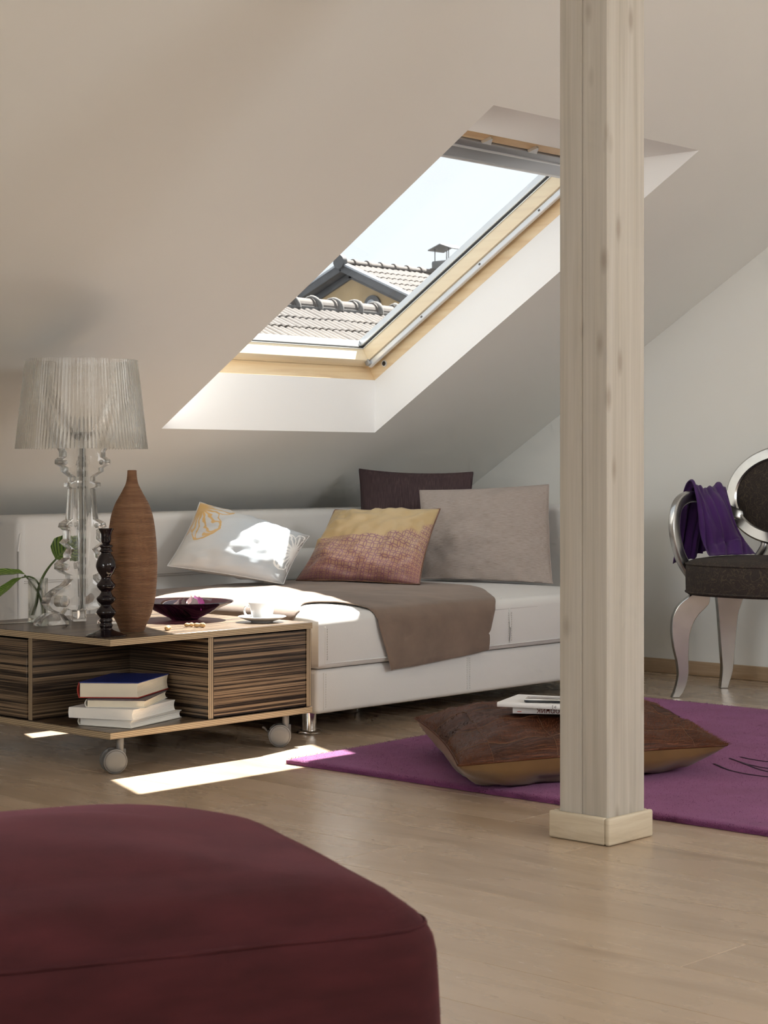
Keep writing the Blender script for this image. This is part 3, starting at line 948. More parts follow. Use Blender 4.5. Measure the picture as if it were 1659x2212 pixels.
# ================================================================== cushions
def pillow_sides(cor, T, n=36, pinch=.05, e=.5, wr=.006, seed=0, tback=None, clamp=None):
    TL, TR, BR, BL = [np.array(c, float) for c in cor]
    nrm = np.cross((TR - BL), (TL - BR)); nrm /= np.linalg.norm(nrm)
    tback = T if tback is None else tback
    out = []
    for side, TT in ((1, T), (-1, tback)):
        G = np.zeros((n + 1, n + 1, 3))
        for i in range(n + 1):
            for j in range(n + 1):
                # denser towards the edges
                u = math.sin((i / n - .5) * PI) * .72 + (2 * i / n - 1) * .28
                v = math.sin((j / n - .5) * PI) * .72 + (2 * j / n - 1) * .28
                uu = u * (1 - pinch * (1 - v * v) * u * u); vv = v * (1 - pinch * (1 - u * u) * v * v)
                a, b = (uu + 1) / 2, (vv + 1) / 2
                p = (1 - b) * ((1 - a) * BL + a * BR) + b * ((1 - a) * TL + a * TR)
                k = max(0, (1 - u * u)) * max(0, (1 - v * v))
                h = TT * k ** e
                if k > 0:
                    w = wr * (nz(u * 2.2 + seed, v * 2.2, side) + .7 * nz(u * 5 + v * 2, v * 5 - u * 3 + seed, side * 2.0))
                    # radial creases running in from the edges
                    w += wr * .8 * nz(math.atan2(v, u) * 5 + seed, (u * u + v * v) * .7, 3.0) * min(1, (u * u + v * v))
                    h += w * min(1, k * 6)
                p = p + nrm * side * h
                if clamp is not None: p = clamp(p)
                G[i, j] = p
        out.append(G)
    return out

def grid_mesh(G, flip=False):
    n, m = G.shape[0] - 1, G.shape[1] - 1
    V = G.reshape(-1, 3); F = []; UV = []
    for i in range(n + 1):
        for j in range(m + 1): UV.append((i / n, j / m))
    for i in range(n):
        for j in range(m):
            f = (i * (m + 1) + j, (i + 1) * (m + 1) + j, (i + 1) * (m + 1) + j + 1, i * (m + 1) + j + 1)
            F.append(f if not flip else f[::-1])
    return V, F, UV

def rim(G):
    n = G.shape[0] - 1
    return [G[i, 0] for i in range(n)] + [G[n, j] for j in range(n)] + [G[n - i, n] for i in range(n)] + [G[0, n - j] for j in range(n)]

def cushion(name, cor, T, mat, label, back_mat=None, piping=None, base=None, pr=.0022, **k):
    c = np.mean(np.array(cor), axis=0)
    z = min(p[2] for p in cor)
    t = thing(name, base or (c[0], c[1], z), label, 'cushion', 'cushions on the sofa')
    A, B = pillow_sides(cor, T, **k)
    V, F, UV = grid_mesh(A); obj('front_cover', V, F, mat, t, smooth=True, uv=UV)
    V, F, UV = grid_mesh(B, True); obj('back_cover', V, F, back_mat or mat, t, smooth=True, uv=UV)
    tube('seam', [tuple(p) for p in rim(A)], pr, piping or mat, t, n=6, closed=True)
    return t

def on_seat(p):
    p = p.copy()
    z = seat_z(min(max(p[0], SX0 + .03), SX1 - .03), min(max(p[1], SY0 + .03), SY1 - .03)) + .0105
    if p[2] < z: p[2] = z
    if p[1] > BY0 - .006 and p[2] < BZ: p[1] = BY0 - .006
    if p[0] > 5.597 and p[2] < .675: p[0] = 5.597
    return p

cushion('silk_cushion', [(4.491, 5.03, .691), (4.808, 4.80, .568), (4.581, 4.70, .411), (4.254, 4.93, .478)], .062, M['silk'],
        'pale blue-grey silk cushion with gold and white line flowers, sunlit', piping=M['silk_plain'], wr=.007, seed=3.1, clamp=on_seat, pinch=.045, n=44)
cushion('gold_cushion', [(5.010, 4.869, .657), (5.131, 4.462, .665), (4.932, 4.384, .405), (4.777, 4.835, .410)], .066, M['gold'],
        'gold satin cushion with a purple lattice of interlocking circles', back_mat=M['gold_dark'], piping=M['gold_dark'], wr=.017, seed=7.7, clamp=on_seat, pinch=.05, n=44, pr=.003)
cushion('linen_cushion', [(5.315, 4.722, .727), (5.555, 4.300, .750), (5.447, 4.197, .372), (5.185, 4.604, .380)], .060, M['linen'],
        'large taupe linen cushion standing at the right end of the sofa', wr=.011, seed=12.3, clamp=on_seat, pinch=.030, n=40)
cushion('aubergine_cushion', [(5.368, 5.085, .807), (5.640, 4.735, .795), (5.560, 4.665, .385), (5.295, 5.03, .385)], .050, M['aubergine'],
        'dark aubergine cushion standing at the back, behind the others', wr=.011, seed=20.9, clamp=on_seat, pinch=.060, n=36)
# white bolster between silk and gold cushions
bo = thing('leather_bolster', (5.06, 5.0, .385), 'white leather bolster lying behind the silk and gold cushions', 'cushion', 'cushions on the sofa')
V, F, N = box_mesh((4.80, 4.975, .395), (5.10, 5.082, .512), .045, 6)
obj('bolster_cover', V, F, M['leather'], bo, smooth=True)
tube('seam', [(4.80 + .012, 5.028 + .042 * math.cos(a), .4535 + .046 * math.sin(a)) for a in [2 * PI * i / 24 for i in range(24)]], .002, M['leather'], bo, n=6, closed=True, up=(1, 0, 0))

# ================================================================== rug
RP = [(3.655, 3.738), (5.485, 3.845), (5.46, 1.55), (3.657, 1.55)]
rug = thing('purple_rug', (4.5, 2.7, 0), 'purple wool rug with dark carved line flowers lying on the wooden floor', 'rug')
nx, ny = 120, 150
V = []; F = []
def rug_pt(u, v):
    a = np.array(RP[3]) * (1 - u) * (1 - v) + np.array(RP[2]) * u * (1 - v) + np.array(RP[1]) * u * v + np.array(RP[0]) * (1 - u) * v
    return a
hR = .0145
for j in range(ny + 1):
    for i in range(nx + 1):
        u, v = i / nx, j / ny
        ed = min(u, 1 - u, v, 1 - v)
        x, y = rug_pt(u, v)
        z = hR + .0006 * nz(x * 30, y * 30)
        if ed == 0:
            x += .003 * nz(x * 25, y * 25, 5); y += .003 * nz(x * 25, y * 25, 9); z -= .005
        V.append((x, y, z))
for j in range(ny):
    for i in range(nx):
        a = j * (nx + 1) + i
        F.append((a, a + 1, a + nx + 2, a + nx + 1))
per = [j * (nx + 1) for j in range(ny, 0, -1)] + [i for i in range(nx)] + [j * (nx + 1) + nx for j in range(ny)] + [ny * (nx + 1) + i for i in range(nx, 0, -1)]
b0 = len(V)
for k in per:
    x, y, z = V[k]; V.append((x, y, .0008))
for k in range(len(per)):
    k2 = (k + 1) % len(per)
    F.append((per[k], b0 + k, b0 + k2, per[k2]))
obj('pile', V, F, M['rug'], rug, smooth=True, sharp=80)
# tufts standing out along the visible edges
rr = random.Random(8)
V = []; F = []
def tuft(x, y, z, dx, dy, dz, w):
    o = len(V)
    sx, sy = -dy, dx
    L = math.hypot(sx, sy) or 1
    V.extend([(x - sx / L * w, y - sy / L * w, z), (x + sx / L * w, y + sy / L * w, z), (x + dx, y + dy, z + dz)])
    F.append((o, o + 1, o + 2))
for (A, B, nrm) in ((RP[3], RP[0], (-1, 0)), (RP[0], RP[1], (0, 1)), (RP[1], RP[2], (1, 0))):
    L = math.dist(A, B)
    for k in range(int(L * 2600)):
        t = rr.random()
        x = A[0] + (B[0] - A[0]) * t; y = A[1] + (B[1] - A[1]) * t
        z = rr.uniform(.002, .013)
        l = rr.uniform(.001, .0035)
        tuft(x - nrm[0] * .001, y - nrm[1] * .001, z, nrm[0] * l + rr.uniform(-.002, .002), nrm[1] * l + rr.uniform(-.002, .002), rr.uniform(-.001, .003), .0007)
for k in range(60000):
    u, v = rr.random(), rr.random() ** .6
    x, y = rug_pt(u, v)
    tuft(x, y, .0135, rr.uniform(-.002, .002), rr.uniform(-.002, .002), rr.uniform(.001, .0028), .0009)
obj('tufts', V, F, M['rug'], rug, kind='stuff')
# carved lines of the flower motif
def carved(pts):
    P = spline([(x, y, .0158) for x, y in pts], 10)
    P = [(p[0] + .002 * nz(p[0] * 60, p[1] * 60), p[1] + .002 * nz(p[0] * 60, p[1] * 60, 4), p[2]) for p in P]
    tube('carved_line', P, (.0035, .0009), M['rug_line'], rug, n=6)
for pts in ([(4.52, 2.83), (4.50, 2.76), (4.515, 2.68), (4.60, 2.55), (4.72, 2.42)], [(4.48, 2.84), (4.42, 2.74), (4.40, 2.64), (4.44, 2.50), (4.52, 2.36)],
            [(4.37, 2.82), (4.30, 2.72), (4.28, 2.62), (4.30, 2.48), (4.36, 2.34)], [(4.44, 2.78), (4.36, 2.66), (4.33, 2.54), (4.35, 2.40)],
            [(4.50, 2.72), (4.56, 2.62), (4.68, 2.52), (4.82, 2.46)]):
    carved(pts)

# ================================================================== floor cushion in patchwork hide
hc = thing('hide_floor_cushion', (4.1, 3.13, .015), 'large brown patchwork cowhide cushion with ochre satin underside lying on the purple rug', 'cushion')
Lc, Fc, Rc = (4.004, 3.575, .105), (3.500, 2.985, .094), (4.229, 2.690, .094)
Bc = (4.735, 3.285, .105)
def on_rug(p):
    p = p.copy()
    if p[2] < .0175: p[2] = .0175
    return p
NP, SUBD = 5, 9
nn = NP * SUBD
A, B = pillow_sides([Lc, Bc, Rc, Fc], .064, n=nn, pinch=.05, e=.42, wr=.015, seed=33.0, tback=.135, clamp=on_rug)
# which side is up
if A[nn // 2, nn // 2][2] < B[nn // 2, nn // 2][2]: A, B = B, A; flip = True
else: flip = False
Ctop = A.copy()
for i in range(nn + 1):
    for j in range(nn + 1):
        if 0 < i < nn and 0 < j < nn:
            d = min(abs((i + SUBD / 2) % SUBD - SUBD / 2), abs((j + SUBD / 2) % SUBD - SUBD / 2))
            A[i, j, 2] += .0022 * min(1, d / 1.5) - .001
for a in range(NP):
    for b in range(NP):
        G = A[a * SUBD:(a + 1) * SUBD + 1, b * SUBD:(b + 1) * SUBD + 1]
        V, F, UV = grid_mesh(G, flip)
        obj('hide_patch', V, F, M['hide'], hc, smooth=True, uv=[(u * .2 + a * .2, v * .2 + b * .2) for u, v in UV])
V, F, UV = grid_mesh(B, not flip)
obj('satin_underside', V, F, M['ochre_satin'], hc, smooth=True, uv=UV)
tube('edge_seam', [tuple(p) for p in rim(A)], .003, M['hide'], hc, n=6, closed=True)
for k in range(1, NP):
    for path in ([A[k * SUBD, j] for j in range(0, nn + 1)], [A[i, k * SUBD] for i in range(0, nn + 1)]):
        tube('patch_seam', [(p[0], p[1], p[2] + .0006) for p in path], .0006, M['thread'], hc, n=5)
# longer hair
V = []; F = []
rr = random.Random(14)
def hair(p, nrm, d, l, w):
    o = len(V)
    s = np.cross(nrm, d); s /= (np.linalg.norm(s) + 1e-9)
    q = p + d * l * .8 + nrm * l * .35
    V.extend([tuple(p - s * w), tuple(p + s * w), tuple(q)]); F.append((o, o + 1, o + 2))
for k in range(15000):
    i = rr.randrange(nn); j = rr.randrange(nn)
    fu, fv = rr.random(), rr.random()
    p = A[i, j] * (1 - fu) * (1 - fv) + A[i + 1, j] * fu * (1 - fv) + A[i, j + 1] * (1 - fu) * fv + A[i + 1, j + 1] * fu * fv
    nm = np.cross(A[i + 1, j] - A[i, j], A[i, j + 1] - A[i, j]); nm /= np.linalg.norm(nm) + 1e-9
    if nm[2] < 0: nm = -nm
    an = rr.gauss(0, .35) + 3 * nz((i // SUBD) * 1.7, (j // SUBD) * 2.3)
    d = np.array([math.cos(an), math.sin(an), 0]); d -= nm * d.dot(nm)
    near_tip = i > nn - 10 and j < 12
    hair(p, nm, d, rr.uniform(.006, .013) * (1.8 if near_tip else 1), .0006)
for path in (rim(A),):
    for k in range(4000):
        i = rr.randrange(len(path)); t = rr.random()
        p = path[i] * (1 - t) + path[(i + 1) % len(path)] * t
        out = p - np.array([4.12, 3.13, p[2]]); out /= np.linalg.norm(out)
        hair(p, np.array([0, 0, 1.0]), out + np.array([rr.uniform(-.5, .5), rr.uniform(-.5, .5), 0]), rr.uniform(.004, .012), .0006)
obj('hide_hair', V, F, M['hide'], hc, kind='stuff')

# ================================================================== books
def book(name, near, left, right, z0, h, label, cover, pages, cat='book', group=None, cover_t=.0022, spine='left', inset=.004, cover2=None, round_spine=True):
    """near/left/right: plan corners; the fore-edge faces are the two seen from `near`"""
    n, l, r = (np.array([p[0], p[1]]) for p in (near, left, right))
    f = l + r - n
    c = (n + l + r + f) / 4
    t = thing(name, (c[0], c[1], z0), label, cat, group)
    def plan(ins):
        out = []
        for p in (n, r, f, l):
            d = p - c; out.append(c + d * (1 - ins / np.linalg.norm(d)))
        return out
    def slab(nm, pl, za, zb, m, parent):
        V = [(*p, za) for p in pl] + [(*p, zb) for p in pl]
        bm = bmesh.new(); vs = [bm.verts.new(v) for v in V]
        for q in ((3, 2, 1, 0), (4, 5, 6, 7), (0, 1, 5, 4), (1, 2, 6, 5), (2, 3, 7, 6), (3, 0, 4, 7)): bm.faces.new([vs[i] for i in q])
        bmesh.ops.recalc_face_normals(bm, faces=bm.faces)
        bmesh.ops.bevel(bm, geom=list(bm.edges), offset=.0006, segments=1, affect='EDGES')
        VV, FF, NN = bm_out(bm)
        return obj(nm, VV, FF, m, parent)
    outer = plan(0); inner = plan(inset)
    slab('back_cover', outer, z0 + .0003, z0 + cover_t, cover2 or cover, t)
    slab('front_cover', outer, z0 + h - cover_t, z0 + h - .0003, cover, t)
    # page block: stacked signatures, hollow fore-edge on the right hand face
    k = max(4, int((h - 2 * cover_t) / .0035))
    V = []; F = []
    za, zb = z0 + cover_t, z0 + h - cover_t
    m = 2 * k
    for q in range(m + 1):
        w = q / m
        z = za + (zb - za) * w
        bow = -.0035 * math.sin(PI * w) + (.0004 if q % 2 else -.0004)
        pn, pr_, pf, pl_ = inner
        dr = (pr_ - pn) / np.linalg.norm(pr_ - pn)
        V += [(*(pn + (pf - pr_) / np.linalg.norm(pf - pr_) * (-bow)), z), (*(pr_ + (pf - pr_) / np.linalg.norm(pf - pr_) * (-bow)), z), (*pf, z), (*pl_, z)]
    for q in range(m):
        for i in range(4):
            i2 = (i + 1) % 4
            F.append((q * 4 + i, q * 4 + i2, (q + 1) * 4 + i2, (q + 1) * 4 + i))
    F.append((3, 2, 1, 0)); F.append((m * 4, m * 4 + 1, m * 4 + 2, m * 4 + 3))
    obj('page_block', V, F, pages, t)
    # spine on the far-left edge (l - f)
    P = []
    a, b = l, f
    d = (l - n) / np.linalg.norm(l - n)
    V = []; F = []
    K = 8
    for q in range(K + 1):
        w = q / K; z = z0 + .0003 + (h - .0006) * w
        bul = (.005 if round_spine else .0015) * math.sin(PI * w)
        for pnt in (a, b):
            V.append((*(pnt + d * bul), z))
        for pnt in (a, b):
            V.append((*(pnt + d * (bul - .002)), z))
    for q in range(K):
        o = q * 4; p = o + 4
        F += [(o, o + 1, p + 1, p), (o + 2, p + 2, p + 3, o + 3), (o, p, p + 2, o + 2), (o + 1, o + 3, p + 3, p + 1)]
    obj('spine', V, F, cover2 or cover, t, smooth=True, sharp=50)
    return t
gb = 'books stacked in the table niche'
ZS = .1135
def inner_ok(p): return (max(p[0], 3.225), max(p[1], 3.945))
book('hardback_book', (3.285, 3.955), (3.235, 4.115), (3.530, 4.030), ZS, .0215, 'grey-white book at the bottom of the stack in the table niche', M['cover_cream'], M['paper_white'], group=gb)
book('paperback_book', (3.290, 3.952), (3.212, 4.130), (3.515, 4.040), ZS + .0215, .0290, 'thick white paperback second from the bottom in the table niche', M['cover_white'], M['paper_white'], group=gb, cover_t=.0009, inset=.0008, round_spine=False)
book('hardback_book', (3.332, 3.950), (3.236, 4.085), (3.525, 4.085), ZS + .0505, .0225, 'thin cream-paged book under the thick blue one in the table niche', M['cover_dark'], M['paper'], group=gb, cover2=M['cover_cream'])
b4 = book('hardback_book', (3.342, 3.992), (3.238, 4.120), (3.548, 4.104), ZS + .0730, .0440, 'thick blue book with red edges on top of the niche stack', M['cover_blue'], M['paper'], group=gb, cover2=M['cover_red'], cover_t=.0028)

# books and phone on the floor cushion
def cush_top(x, y):
    best = 1e9; z = 0
    P = A.reshape(-1, 3)
    d = (P[:, 0] - x) ** 2 + (P[:, 1] - y) ** 2
    return P[np.argmin(d), 2]
def flat_book(name, n, l, r, z0, h, label, spine_side=True):
    n, l, r = (np.array(p, float) for p in (n, l, r))
    ax = (l - n); la = np.linalg.norm(ax); ax /= la
    ay = (r - n); lb = np.linalg.norm(ay); ay -= ax * ay.dot(ax); ay /= np.linalg.norm(ay)
    c = n + ax * la / 2 + ay * lb / 2
    t = thing(name, (c[0], c[1], z0), label, 'book', 'books on the floor cushion')
    X, Y, Zd = Vector((*ax, 0)), Vector((*ay, 0)), Vector((0, 0, 1))
    # pages
    rot_box('page_block', (*(c + ax * .001), z0 + h / 2), (la / 2 - .002, lb / 2 - .002, h / 2 - .001), (X, Y, Zd), M['paper_white'], t, bevel=.0006)
    # wrap-round cover: two boards and a rounded spine on the near side
    out = [(-la / 2 + .004, 0), (la / 2, 0), (la / 2, .0009), (-la / 2 + .004, .0009)]
    K = 8
    prof = [(la / 2, h), (la / 2, h - .001)]
    inner = []
    prof = [(la / 2, h)]
    for i in range(K + 1):
        a = PI * i / K
        prof.append((-la / 2 + .003 - .0035 * math.sin(a) ** .6, h / 2 + h / 2 * math.cos(a)))
    prof.append((la / 2, 0)); prof.append((la / 2, .0009))
    for i in range(K + 1):
        a = PI * (1 - i / K)
        prof.append((-la / 2 + .004 - .0035 * math.sin(a) ** .6, h / 2 + (h / 2 - .0009) * math.cos(a)))
    prof.append((la / 2, h - .0009))
    prism('cover', prof, (*c, z0), X, Zd, Y, lb, M['cover_white'], t)
    return t, c, X, Y, la, lb
zc = max(cush_top(4.0, 3.10), cush_top(3.93, 3.12), cush_top(3.98, 3.02), cush_top(4.06, 3.05)) + .004
E1, E2 = Vector((.56, -.828, 0)), Vector((.828, .56, 0))
n1 = np.array([3.890, 3.130]); e1 = np.array([.56, -.828]); e2 = np.array([.828, .56])
zb = zc - .004
bk1, cc, X, Y, la, lb = flat_book('paperback_book', n1, n1 + e2 * .13, n1 + e1 * .20, zb, .0175, 'white paperback with red lettering on its spine, lower one on the hide cushion')
def text(body, parent, loc, ax, up, size, mat, name='lettering'):
    cu = bpy.data.curves.new(name, 'FONT'); cu.body = body; cu.size = size; cu.extrude = .0001
    tmp = bpy.data.objects.new('tmp', cu); COL.objects.link(tmp)
    bpy.context.view_layer.update()
    me = bpy.data.meshes.new_from_object(tmp.evaluated_get(bpy.context.evaluated_depsgraph_get()))
    bpy.data.objects.remove(tmp, do_unlink=True); bpy.data.curves.remove(cu)
    me.materials.clear(); me.materials.append(mat)
    o = bpy.data.objects.new(name, me); link(o, parent)
    ax = Vector(ax).normalized(); up = Vector(up).normalized(); nrm = ax.cross(up)
    m = Matrix((ax, up, nrm)).transposed().to_4x4()
    m.translation = Vector(loc) - root_loc(parent)
    o.matrix_local = m
    return o
face = Vector((*n1, 0)) - E2 * .0012
q = face + E1 * .148
text('сборник', bk1, (q.x, q.y, zb + .0145), -E1, (0, 0, -1), .021, M['ink'])
q = face + E1 * .012
text('1', bk1, (q.x, q.y, zb + .010), (0, 0, -1), E1, .016, M['ink_red'])
n2 = np.array([3.862, 3.160]); 
f1 = np.array([.36, -.933]); f2 = np.array([.933, .36])
bk2, cc2, X2, Y2, la2, lb2 = flat_book('paperback_book', n2, n2 + f2 * .185, n2 + f1 * .235, zb + .0178, .0125, 'white book lying under the phone on the hide cushion')
q = Vector((*n2, 0)) - Vector((*f2, 0)) * .0012 + Vector((*f1, 0)) * .150
text('[ d', bk2, (q.x, q.y, zb + .022), Vector((*f1, 0)), (0, 0, 1), .010, M['black_plastic'])
# phone
zp_ = zb + .0178 + .0128
ph = thing('mobile_phone', (3.95, 3.07, zp_), 'black mobile phone with pale bezel lying on the white books', 'phone')
pc = np.array([3.955, 3.065]); g1 = Vector((.50, -.866, 0)); g2 = Vector((.866, .50, 0)); Zv = Vector((0, 0, 1))
rot_box('body', (*pc, zp_ + .0042), (.058, .029, .0040), (g1, g2, Zv), M['black_plastic'], ph, bevel=.003, seg=3)
rot_box('bezel', (*pc, zp_ + .0079), (.0575, .0285, .0016), (g1, g2, Zv), M['phone_edge'], ph, bevel=.0014, seg=3)
rot_box('screen', (*pc, zp_ + .0094), (.050, .0245, .0006), (g1, g2, Zv), M['screen'], ph, bevel=.0004)

# ================================================================== coffee table on casters
TX0, TX1, TY0, TY1 = 3.200, 3.958, 3.938, 4.668
ZT, ZTb, ZL0, ZL1 = .360, .3415, .0945, .113
tb = thing('coffee_table', (3.58, 4.30, 0), 'square zebrano veneer coffee table with open niche, on grey twin-wheel casters', 'table')
def by_top(n): return 0 if abs(n[2]) > .7 else 1
box('top_board', (TX0, TY0, ZTb), (TX1, TY1, ZT), [M['zebra_t'], M['ply']], tb, bevel=.0008, seg=1, mats_by=by_top)
box('bottom_board', (TX0, TY0, ZL0), (TX1, TY1, ZL1), [M['zebra_t'], M['ply']], tb, bevel=.0008, seg=1, mats_by=by_top)
e = .0006
def vx(n): return 1 if abs(n[1]) > .7 else 0     # panel across x: its narrow edges face y
def vy(n): return 1 if abs(n[0]) > .7 else 0
NXd, NYd = 3.552, 4.282
box('niche_panel', (NXd, TY0 + .004, ZL1 + e), (NXd + .019, TY1 - .012, ZTb - e), [M['zebra_v'], M['plyv_x']], tb, bevel=.0006, seg=1, mats_by=vx)
box('niche_panel', (TX0 + .004, NYd, ZL1 + e), (NXd - e, NYd + .019, ZTb - e), [M['zebra_v'], M['plyv_y']], tb, bevel=.0006, seg=1, mats_by=vy)
box('end_panel', (TX1 - .022, TY0 + .002, ZL1 + e), (TX1 - .004, TY1 - .012, ZTb - e), [M['zebra_v'], M['plyv_x']], tb, bevel=.0006, seg=1, mats_by=vx)
box('back_panel', (TX0 + .004, TY1 - .0115, ZL1 + e), (TX1 - .004, TY1, ZTb - e), M['zebra_v'], tb, bevel=.0006, seg=1)
box('drawer_front', (NXd + .0205, TY0 + .005, ZL1 + .003), (TX1 - .0235, TY0 + .022, ZTb - .003), [M['zebra_v'], M['plyv_x']], tb, bevel=.0008, seg=1)
box('drawer_front', (TX0 + .002, NYd + .0225, ZL1 + .004), (TX0 + .019, TY1 - .014, ZTb - .006), [M['zebra_v'], M['plyv_y']], tb, bevel=.0008, seg=1)
def caster(x, y, ax, lock=False):
    """twin-wheel caster; ax = plan direction of the axle, towards the viewer"""
    ax = Vector((*ax, 0)).normalized(); fw = Vector((-ax.y, ax.x, 0))
    c = Vector((x, y, .0335))
    cst = thing_part('caster', tb)
    for s, w in ((1, 'wheel'), (-1, 'wheel')):
        a = c + ax * (s * .0085); b = c + ax * (s * .0235)
        path = [a, a + ax * s * .002, b - ax * s * .004, b - ax * s * .0012, b]
        V, F = tube_mesh(path, [.026, .0325, .033, .0325, .0295], 40)
        wh = obj(w, V, F, M['caster'], cst, smooth=True, sharp=40)
        V, F = tube_mesh([b - ax * s * .001, b + ax * s * .0002, b + ax * s * .0012, b + ax * s * .0016], [.0292, .0288, .026, .016], 40)
        obj('hub_disc', V, F, M['caster'], cst, smooth=True, sharp=40)
        V, F = tube_mesh([b + ax * s * .0001 + Vector((math.cos(0), 0, 0)) * 0, b + ax * s * .0006], [.0300, .0296], 40)
        obj('hub_groove', V, F, M['caster_dark'], cst, smooth=True, sharp=40)
    rot_box('fork', c + Vector((0, 0, .012)) + fw * .010, (.0065, .024, .020), (ax, fw, Zv), M['caster_dark'], cst, bevel=.004)
    lathe('swivel_stem', [(0, .05), (.0095, .05), (.0105, .075), (.0105, ZL0 - .0006), (0, ZL0 - .0006)], (x + fw.x * .018, y + fw.y * .018, 0), M['caster'], cst, n=20)
    if lock:
        p = c - fw * .020 + Vector((0, 0, .014))
        V, F = tube_mesh([p, p - fw * .016 + Vector((0, 0, -.002)), p - fw * .024 + Vector((0, 0, .008)), p - fw * .030 + Vector((0, 0, .010))], [(.007, .003)] * 4, 8, square=5)
        obj('brake_lever', V, F, M['caster_dark'], cst, smooth=True, sharp=40)
    return cst
def thing_part(name, parent):
    o = bpy.data.objects.new(name, None); o.empty_display_size = .02; link(o, parent); return o
caster(3.232, 3.965, (-.40, -.92))
caster(3.868, 3.985, (-.66, -.75), True)
caster(3.25, 4.60, (-.9, -.3))
caster(3.88, 4.60, (-.6, -.7))

# ================================================================== things on the table
# ---- lamp of clear acrylic
LX, LY = 3.478, 4.412
lamp = thing('table_lamp', (LX, LY, ZT), 'clear acrylic baroque table lamp with fluted transparent shade', 'lamp')
LS = 1 / 737.0
def lz(py): return ZT + (1347 - py) * LS
# half profile of one scrolled panel: (lateral px, image row)
outer = [(72, 812), (78, 830), (77, 880), (70, 900), (58, 945), (50, 975), (36, 1004), (36, 1014), (44, 1020), (44, 1030), (33, 1038), (33, 1046), (24, 1053), (19, 1058), (19, 1066), (28, 1070), (28, 1078), (19, 1083),
         (21, 1110), (24, 1148), (36, 1156), (38, 1165), (29, 1172), (29, 1190), (36, 1198), (22, 1212), (28, 1222), (28, 1230), (38, 1236), (45, 1243), (45, 1254), (36, 1262), (24, 1268), (24, 1276), (34, 1288), (52, 1298), (66, 1312), (69, 1326), (62, 1338), (50, 1345), (66, 1347), (80, 1358), (84, 1366), (84, 1372)]
inner = [(30, 1372), (30, 1364), (40, 1350), (32, 1338), (26, 1342), (12, 1344), (6, 1340)]
inner_up = [(4, 1330), (4, 980), (16, 968), (34, 944), (50, 905), (60, 880), (62, 830), (62, 812)]
pr = [(a * LS * 1.38, lz(b)) for a, b in outer + inner + inner_up]
zmin = min(b for a, b in pr); 
pr = [(a, b - zmin + ZT + .0006) for a, b in pr]
for k, ang in enumerate((225, 345, 105)):
    a = math.radians(ang)
    # lateral/forward of the viewer turned into plan directions
    lat = Vector((math.sin(TH), -math.cos(TH), 0)); fwd = Vector((math.cos(TH), math.sin(TH), 0))
    d = lat * math.cos(a) + fwd * math.sin(a)
    side = Vector((-d.y, d.x, 0))
    prism('scroll_panel', pr, (LX, LY, 0), d, (0, 0, 1), side, .040, M['acrylic'], lamp, bevel=.0025, sharp=30)
    # round bosses of the scrolls
    for (pa, pb, r_) in ((40, 1322, .017), (37, 1249, .010), (38, 1026, .007), (30, 1161, .007)):
        cpt = Vector((LX, LY, 0)) + d * (pa * LS * 1.38) + Vector((0, 0, lz(pb) - zmin + ZT))
        V, F = tube_mesh([cpt - side * .0225, cpt - side * .0215, cpt + side * .0215, cpt + side * .0225], [r_ * .8, r_, r_, r_ * .8], 24)
        obj('scroll_boss', V, F, M['acrylic'], lamp, smooth=True, sharp=35)
zof = -zmin + ZT
lathe('stem', [(0, .012), (.013, .012), (.013, lz(985) + zof - ZT), (0, lz(985) + zof - ZT)], (LX, LY, ZT), M['acrylic'], lamp, n=24, sharp=35)
lathe('cup', [(0, lz(982) + zof - ZT), (.014, lz(982) + zof - ZT), (.034, lz(974) + zof - ZT), (.048, lz(962) + zof - ZT), (.044, lz(962) + zof - ZT), (.028, lz(968) + zof - ZT), (0, lz(972) + zof - ZT)], (LX, LY, ZT), M['acrylic'], lamp, n=32)
lathe('lamp_holder', [(0, lz(966) + zof - ZT), (.016, lz(966) + zof - ZT), (.016, lz(935) + zof - ZT), (.012, lz(928) + zof - ZT), (0, lz(928) + zof - ZT)], (LX, LY, ZT), M['acrylic'], lamp, n=24)
# fluted shade
zs0, zs1 = .869, 1.128
R0, R1 = .1905, .1620
nf = 112
V = []; F = []
per = 6
n_ = nf * per
lev = [(zs0, R0), (zs0 + .003, R0), (zs1 - .003, R1), (zs1, R1)]
for z, R in lev:
    for i in range(n_):
        a = 2 * PI * i / n_
        rp = R + .0019 * abs(math.sin(a * nf / 2)) * R / R0
        V.append((LX + rp * math.cos(a), LY + rp * math.sin(a), z))
for z, R in reversed(lev):
    for i in range(n_):
        a = 2 * PI * i / n_
        V.append((LX + (R - .0025) * math.cos(a), LY + (R - .0025) * math.sin(a), z))
L_ = len(lev) * 2
for j in range(L_):
    j2 = (j + 1) % L_
    for i in range(n_):
        i2 = (i + 1) % n_
        F.append((j * n_ + i, j * n_ + i2, j2 * n_ + i2, j2 * n_ + i))
obj('shade', V, F, M['shade'], lamp, smooth=True, sharp=25)
tube('cord', spline([(LX - .12, LY + .02, ZT + .004), (3.40, 4.47, ZT + .0032), (3.36, 4.50, ZT + .004), (3.30, 4.535, ZT + .0028), (3.24, 4.60, ZT + .0028), (3.21, 4.66, ZT + .0028)], 8), .0024, M['cord'], lamp, n=8)

